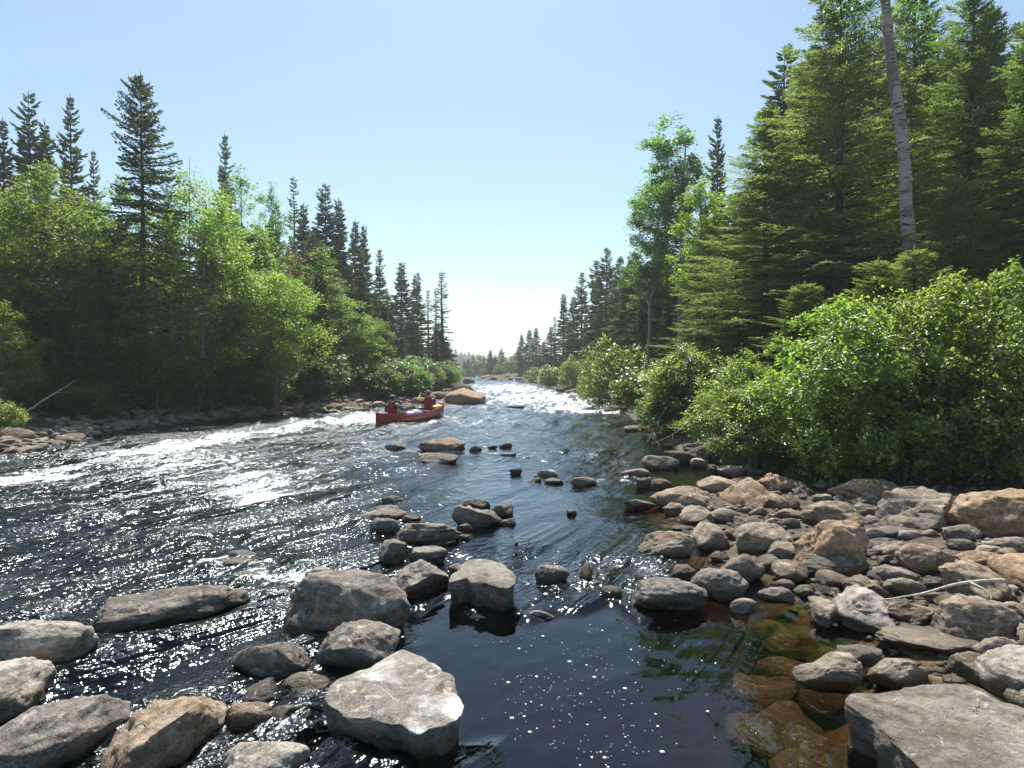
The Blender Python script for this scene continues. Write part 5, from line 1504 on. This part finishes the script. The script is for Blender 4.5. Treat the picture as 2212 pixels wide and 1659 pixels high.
# ---------------------------------------------------------------- canoe
STERN = np.array(on_plane(812, 919, 0.02)); BOW = np.array(on_plane(958, 897, 0.02))
Lc = float(np.linalg.norm(BOW - STERN)); yaw = math.atan2(BOW[1] - STERN[1], BOW[0] - STERN[0])
mid = (STERN + BOW) / 2
canoe = empty("canoe", (mid[0], mid[1], .02), yaw)
canoe.rotation_euler = (R(3), R(-1.6), yaw)      # heeled a little towards us, bow lifting in the rapids
tag(canoe, "open red canoe with two paddlers riding up the rapids", "canoe")
half = Lc / 2
def section(s, off=0.0, n=11):
    """hull cross-section at s in [-1,1] from one gunwale under the keel to the other"""
    a = abs(s)
    beam = .44 * max(0.0, 1 - a ** 2.3) ** .75 + .006
    sheer = .33 + .24 * a ** 3.2
    keel = -.09 + .10 * a ** 5
    th = np.linspace(-math.pi / 2, math.pi / 2, n)
    x = np.sign(np.sin(th)) * np.abs(np.sin(th)) ** .72 * (beam - off)
    z = keel + off + (sheer - keel - off) * (1 - np.abs(np.cos(th)) ** .62)
    rake = half * s + np.sign(s) * .05 * a ** 8 * ((z - keel) / (sheer - keel))
    return np.stack([rake, x, z], 1)
ss = np.concatenate([np.linspace(-1, -.8, 6)[:-1], np.linspace(-.8, .8, 15), np.linspace(.8, 1, 6)[1:]])
def shell(off, flip):
    rows_ = np.stack([section(s, off) for s in ss]); nr_, nc_ = rows_.shape[:2]
    i = np.arange(nr_ - 1)[:, None] * nc_; j = np.arange(nc_ - 1)[None, :]
    f = np.stack([i + j, i + j + 1, i + nc_ + j + 1, i + nc_ + j], -1).reshape(-1, 4)
    return rows_.reshape(-1, 3), (f[:, ::-1] if flip else f)
mb = MB(); mb.add(*shell(0, True)); mb.build("hull", M["canoe"], canoe, True)
mb = MB(); mb.add(*shell(.014, False)); mb.build("hull_lining", M["canoein"], canoe, True)
for sd in (0, -1):
    mb = MB(); mb.tube(np.stack([section(s)[sd] for s in ss]), .016, 6); mb.build("gunwale", M["canoe"], canoe, True)
for s in (-.12, .30):
    p = section(s); mb = MB(); mb.tube([p[0] + [0, .01, -.01], (p[0] + p[-1]) / 2 + [0, 0, -.02], p[-1] + [0, -.01, -.01]], .02, 6); mb.build("thwart", M["wood"], canoe, True)
for s in (-.60, .50):
    p = section(s); w = abs(p[0, 1]) * 1.75; mb = MB()
    mb.box((half * s, 0, .20), (.24, w, .03)); mb.box((half * s, w * .42, .25), (.05, .03, .10)); mb.box((half * s, -w * .42, .25), (.05, .03, .10)); mb.build("seat", M["wood"], canoe)
for s in (-.965, .965):
    mb = MB(); a, b_ = section(s * .93), section(s * 1.0)
    mb.add(np.array([a[0] + [0, 0, .012], a[-1] + [0, 0, .012], (b_[0] + b_[-1]) / 2 + [0, 0, .012], a[0] + [0, 0, -.01], a[-1] + [0, 0, -.01], (b_[0] + b_[-1]) / 2 + [0, 0, -.01]]), [[0, 1, 2], [5, 4, 3]], [[0, 3, 4, 1], [1, 4, 5, 2], [2, 5, 3, 0]])
    mb.build("deck_plate", M["canoe"], canoe)
CM = Matrix.Translation(canoe.location) @ canoe.rotation_euler.to_matrix().to_4x4()

def sack(name, c, d, mat, label, cat, seed, strap=None):
    rg = np.random.default_rng(seed); v, f = ico(4); p = np.sign(v) * np.abs(v) ** .7
    p = p * (1 + .07 * fbm(p * 2.2 + seed, 3)[:, None]); p = p * np.array(d) / 2
    e = empty(name, CM @ Vector(c)); e.rotation_euler = canoe.rotation_euler
    mb = MB(); mb.add(p, f); mb.build("bag_body", mat, e, True)
    for q in (-.25, .25):
        mb = MB(); th = np.linspace(0, 2 * math.pi, 24)
        mb.tube(np.stack([np.full(24, q * d[0]), np.cos(th) * d[1] * .50, np.sin(th) * d[2] * .50], 1), .013, 4, cap=False); mb.build("strap", M["black"], e, True)
    tag(e, label, cat)
sack("dry_bag", (.12, .04, .20), (1.0, .5, .42), M["bluebag"], "pale blue dry bag lying amidships in the canoe", "bag", 4)
sack("pack", (half * .77, 0, .30), (.72, .40, .36), M["yellowbag"], "yellow pack stowed in the canoe's bow", "pack", 9)

# ---------------------------------------------------------------- paddlers
def skin(name, joints, edges, mat, parent, sub=2):
    """a continuous surface grown over a skeleton: joints = {key: (x, y, z, radius)}, first one is the root"""
    keys = list(joints); me = bpy.data.meshes.new(name)
    me.from_pydata([joints[k][:3] for k in keys], [(keys.index(a), keys.index(b)) for a, b in edges], [])
    o = bpy.data.objects.new(name, me); COL.objects.link(o); o.parent = parent
    md = o.modifiers.new("skin", 'SKIN'); md.use_smooth_shade = True
    lay = me.skin_vertices[0].data
    for i, k in enumerate(keys):
        r = joints[k][3]; lay[i].radius = (r, r) if not isinstance(r, tuple) else r
        lay[i].use_root = i == 0
    sb = o.modifiers.new("subdivision", 'SUBSURF'); sb.levels = sub; sb.render_levels = sub
    me.materials.append(mat)
    return o

def paddler(loc, face, joints_arm, sleeve_mats, label, head_turn):
    """kneeling figure; local +X is the way it faces, Z up, origin on the canoe's floor"""
    e = empty("person", CM @ Vector(loc)); e.rotation_euler = (0, 0, yaw + face); e.scale = (1.1, 1.1, 1.16)
    J = {"pelvis": (0, 0, .30, .135), "waist": (.02, 0, .46, .12), "chest": (.05, 0, .63, .145), "neckbase": (.06, 0, .76, .075), "neck": (.07, 0, .83, .052), "skull": (.085, 0, .93, .088), "crown": (.08, 0, .995, .075)}
    E = [("pelvis", "waist"), ("waist", "chest"), ("chest", "neckbase"), ("neckbase", "neck"), ("neck", "skull"), ("skull", "crown")]
    for sd, nm in ((1, "left"), (-1, "right")):
        J[nm + "hip"] = (.06, .11 * sd, .27, .10); J[nm + "knee"] = (.42, .17 * sd, .12, .066); J[nm + "shin"] = (.16, .17 * sd, .07, .052); J[nm + "ankle"] = (-.02, .15 * sd, .06, .04); J[nm + "toe"] = (-.14, .15 * sd, .04, .035)
        E += [("pelvis", nm + "hip"), (nm + "hip", nm + "knee"), (nm + "knee", nm + "shin"), (nm + "shin", nm + "ankle"), (nm + "ankle", nm + "toe")]
        sh, el, wr, ha = joints_arm[nm]
        J[nm + "shoulder"] = (.05, .20 * sd, .725, .058); J[nm + "elbow"] = (*el, .042); J[nm + "wrist"] = (*wr, .028); J[nm + "palm"] = (*ha, .034)
        E += [("chest", nm + "shoulder"), (nm + "shoulder", nm + "elbow"), (nm + "elbow", nm + "wrist"), (nm + "wrist", nm + "palm")]
        d = np.array(ha) - np.array(wr); d = d / (np.linalg.norm(d) + 1e-6); sx_ = np.cross(d, [0, 0, 1.]); sx_ /= np.linalg.norm(sx_) + 1e-6; cu = np.cross(sx_, d)
        for q, ln in enumerate((.060, .072, .068, .052)):
            b = np.array(ha) + d * .022 + sx_ * (.021 * (q - 1.5)); m_ = b + d * ln * .55; t_ = m_ - cu * ln * .5 + d * .008
            J[f"{nm}f{q}"] = (*m_, .0092); J[f"{nm}g{q}"] = (*t_, .0080); E += [(nm + "palm", f"{nm}f{q}"), (f"{nm}f{q}", f"{nm}g{q}")]
        tb_ = np.array(ha) - sx_ * .04 - d * .01; J[nm + "thumb"] = (*tb_, .011); J[nm + "thumbtip"] = (*(tb_ + d * .03 - cu * .02), .009); E += [(nm + "palm", nm + "thumb"), (nm + "thumb", nm + "thumbtip")]
    skin("body", J, E, M["skin"], e)
    def sub(keys, grow, edges): return {k: (*J[k][:3], J[k][3] + grow) for k in keys}, edges
    # trousers, sleeves, life vest, cap: worn, so they move with the body
    ks = ["pelvis", "waist"] + [n + k for n in ("left", "right") for k in ("hip", "knee", "shin", "ankle")]
    skin("trousers", *sub(ks, .014, [x for x in E if x[0] in ks and x[1] in ks]), M["dark"], e)
    ks = ["chest", "waist", "neckbase", "leftshoulder", "rightshoulder"]
    skin("shirt", *sub(ks, .012, [x for x in E if x[0] in ks and x[1] in ks]), M["dark"], e)
    for n, mt_ in zip(("left", "right"), sleeve_mats):
        ks = [n + "shoulder", n + "elbow", n + "wrist"]
        skin("sleeve", *sub(ks, .013, [(ks[0], ks[1]), (ks[1], ks[2])]), mt_, e)
    v, f = ico(4)
    p = np.sign(v) * np.abs(v) ** np.array([.8, .75, .55]); k = p[:, 2]
    p = p * np.array([.160, .180, .225]) * (1 - .10 * np.maximum(0, k))[:, None] ; p[:, 2] += .57; p[:, 0] += .04
    p[:, 0] += .012 * np.sign(p[:, 0] - .04) * (np.sin(p[:, 2] * 42) > .2)
    mb = MB(); mb.add(p, f); vest = mb.build("life_vest", M["vest"], e, True)
    for sd in (1, -1):
        mb = MB(); mb.tube([(-.06, .10 * sd, .74), (.03, .115 * sd, .80), (.14, .10 * sd, .73)], .03, 6); o = mb.build("shoulder_strap", M["vest"], vest, True)
    mb = MB(); th = np.linspace(0, 2 * math.pi, 28); mb.tube(np.stack([.04 + .172 * np.cos(th), .184 * np.sin(th), np.full(28, .48)], 1), .014, 4, cap=False); mb.build("waist_belt", M["black"], vest, True)
    hd = empty("head_gear", (.085, 0, .93)); hd.parent = e; hd.rotation_euler = (0, 0, head_turn)
    v, f = ico(3)
    keep = v[:, 2] > -.12
    pc = v * np.array([.122, .106, .105]); pc[:, 2] = np.maximum(pc[:, 2], .015) + .02
    mb = MB(); mb.add(pc, f); mb.build("cap", M["cap"], hd, True)
    mb = MB(); a = np.linspace(-1.1, 1.1, 9); inn = np.stack([.105 * np.cos(a), .10 * np.sin(a), np.full(9, .036)], 1); out = np.stack([.10 + .085 * np.cos(a), .095 * np.sin(a), np.full(9, .022)], 1)
    i = np.arange(8)[:, None]
    mb.add(np.vstack([inn, out, inn - [0, 0, .006], out - [0, 0, .006]]), i + np.array([[0, 9, 10, 1]]), i + np.array([[18, 19, 28, 27]]), i + np.array([[9, 27, 28, 10]])); mb.build("cap_brim", M["cap"], hd, True)
    hv = v * np.array([.100, .099, .085]); hv[:, 0] = np.minimum(hv[:, 0], .02) - .012
    mb = MB(); mb.add(hv, f); mb.build("hair", M["hair"], hd, True)
    mb = MB(); mb.add(v * np.array([.018, .014, .024]) + [.092, 0, -.012], f); mb.build("nose", M["skin"], hd, True)
    for sd in (1, -1):
        mb = MB(); mb.add(v * np.array([.008, .012, .008]) + [.082, .034 * sd, .008], f); mb.build("eye", M["hair"], hd, True)
        mb = MB(); mb.add(v * np.array([.016, .010, .028]) + [-.002, .098 * sd, -.01], f); mb.build("ear", M["skin"], hd, True)
    mb = MB(); mb.add(v * np.array([.007, .024, .006]) + [.084, 0, -.055], f); mb.build("mouth", M["vest"], hd, True)
    tag(e, label, "person", "paddlers in the red canoe")
    return e

def paddle(a, b, mat, label):
    """a = grip end, b = blade tip, world points"""
    a, b = Vector(a), Vector(b); d = (b - a); ln = d.length
    e = empty("paddle", a); e.rotation_mode = 'QUATERNION'; e.rotation_quaternion = d.to_track_quat('X', 'Z')
    mb = MB(); mb.tube([(0, 0, 0), (ln * .68, 0, 0)], .015, 8); mb.build("shaft", M["wood"], e, True)
    mb = MB(); mb.tube([(0, -.055, 0), (0, .055, 0)], .017, 8); mb.build("grip", M["wood"], e, True)
    mb = MB(); xs = np.linspace(ln * .66, ln, 8); wv = np.array([.018, .05, .085, .10, .10, .095, .075, .03])
    top = np.stack([xs, wv, np.full(8, .006)], 1); bot = np.stack([xs, -wv, np.full(8, .006)], 1)
    V = np.vstack([top, bot, top - [0, 0, .012], bot - [0, 0, .012]]); i = np.arange(7)[:, None]
    mb.add(V, i + np.array([[0, 1, 9, 8]]), i + np.array([[16, 24, 25, 17]]), i + np.array([[0, 16, 17, 1]]), i + np.array([[8, 9, 25, 24]]), [[7, 23, 31, 15]]); mb.build("blade", mat, e)
    tag(e, label, "paddle", "paddles in the red canoe")

ps = paddler((-half * .60, 0, -.06), R(8), {"left": (None, (.16, .30, .52), (.34, .24, .40), (.40, .22, .38)), "right": (None, (.20, -.32, .58), (.44, -.30, .56), (.50, -.29, .57))},
             (M["dark"], M["blue"]), "stern paddler in a dark red life vest and grey cap, seen from behind", R(-10))
pb = paddler((half * .48, 0, -.06), R(35), {"left": (None, (.16, .36, .70), (.34, .30, .86), (.40, .27, .90)), "right": (None, (.18, -.30, .55), (.34, -.14, .46), (.40, -.10, .45))},
             (M["lime"], M["vest"]), "bow paddler in a red vest raising a lime-sleeved arm with the paddle", R(35))
bpy.context.view_layer.update()
def wp(e, p): return e.matrix_world @ Vector(p)
paddle(wp(ps, (.42, .20, .44)), wp(ps, (.62, -.72, -.42)) if False else wp(ps, (.50, .75, -.50)), M["bluebag"], "stern paddler's paddle with its blade in the water on the far side")
paddle(wp(pb, (.41, .27, .95)), wp(pb, (.62, .62, -.45)), M["wood"], "bow paddler's paddle dipping on the far side of the canoe")
# ---------------------------------------------------------------- pale air added to lift the forest shadows; far things pale a little
hz_m = NT("shadow_lift_haze")
pv = hz_m.t.nodes.new("ShaderNodeVolumePrincipled")
pv.inputs["Color"].default_value = (.93, .96, 1.0, 1)
pv.inputs["Density"].default_value = 0.0008
pv.inputs["Anisotropy"].default_value = 0.35
hz_m.t.links.new(pv.outputs[0], hz_m.out.inputs["Volume"])
hzb = MB(); hzb.box((40, 560, 26.6), (1100, 1240, 60))
tag(hzb.build("haze", hz_m.m), "thin pale haze over the river, added to lift the shadows", "haze", kind="stuff")
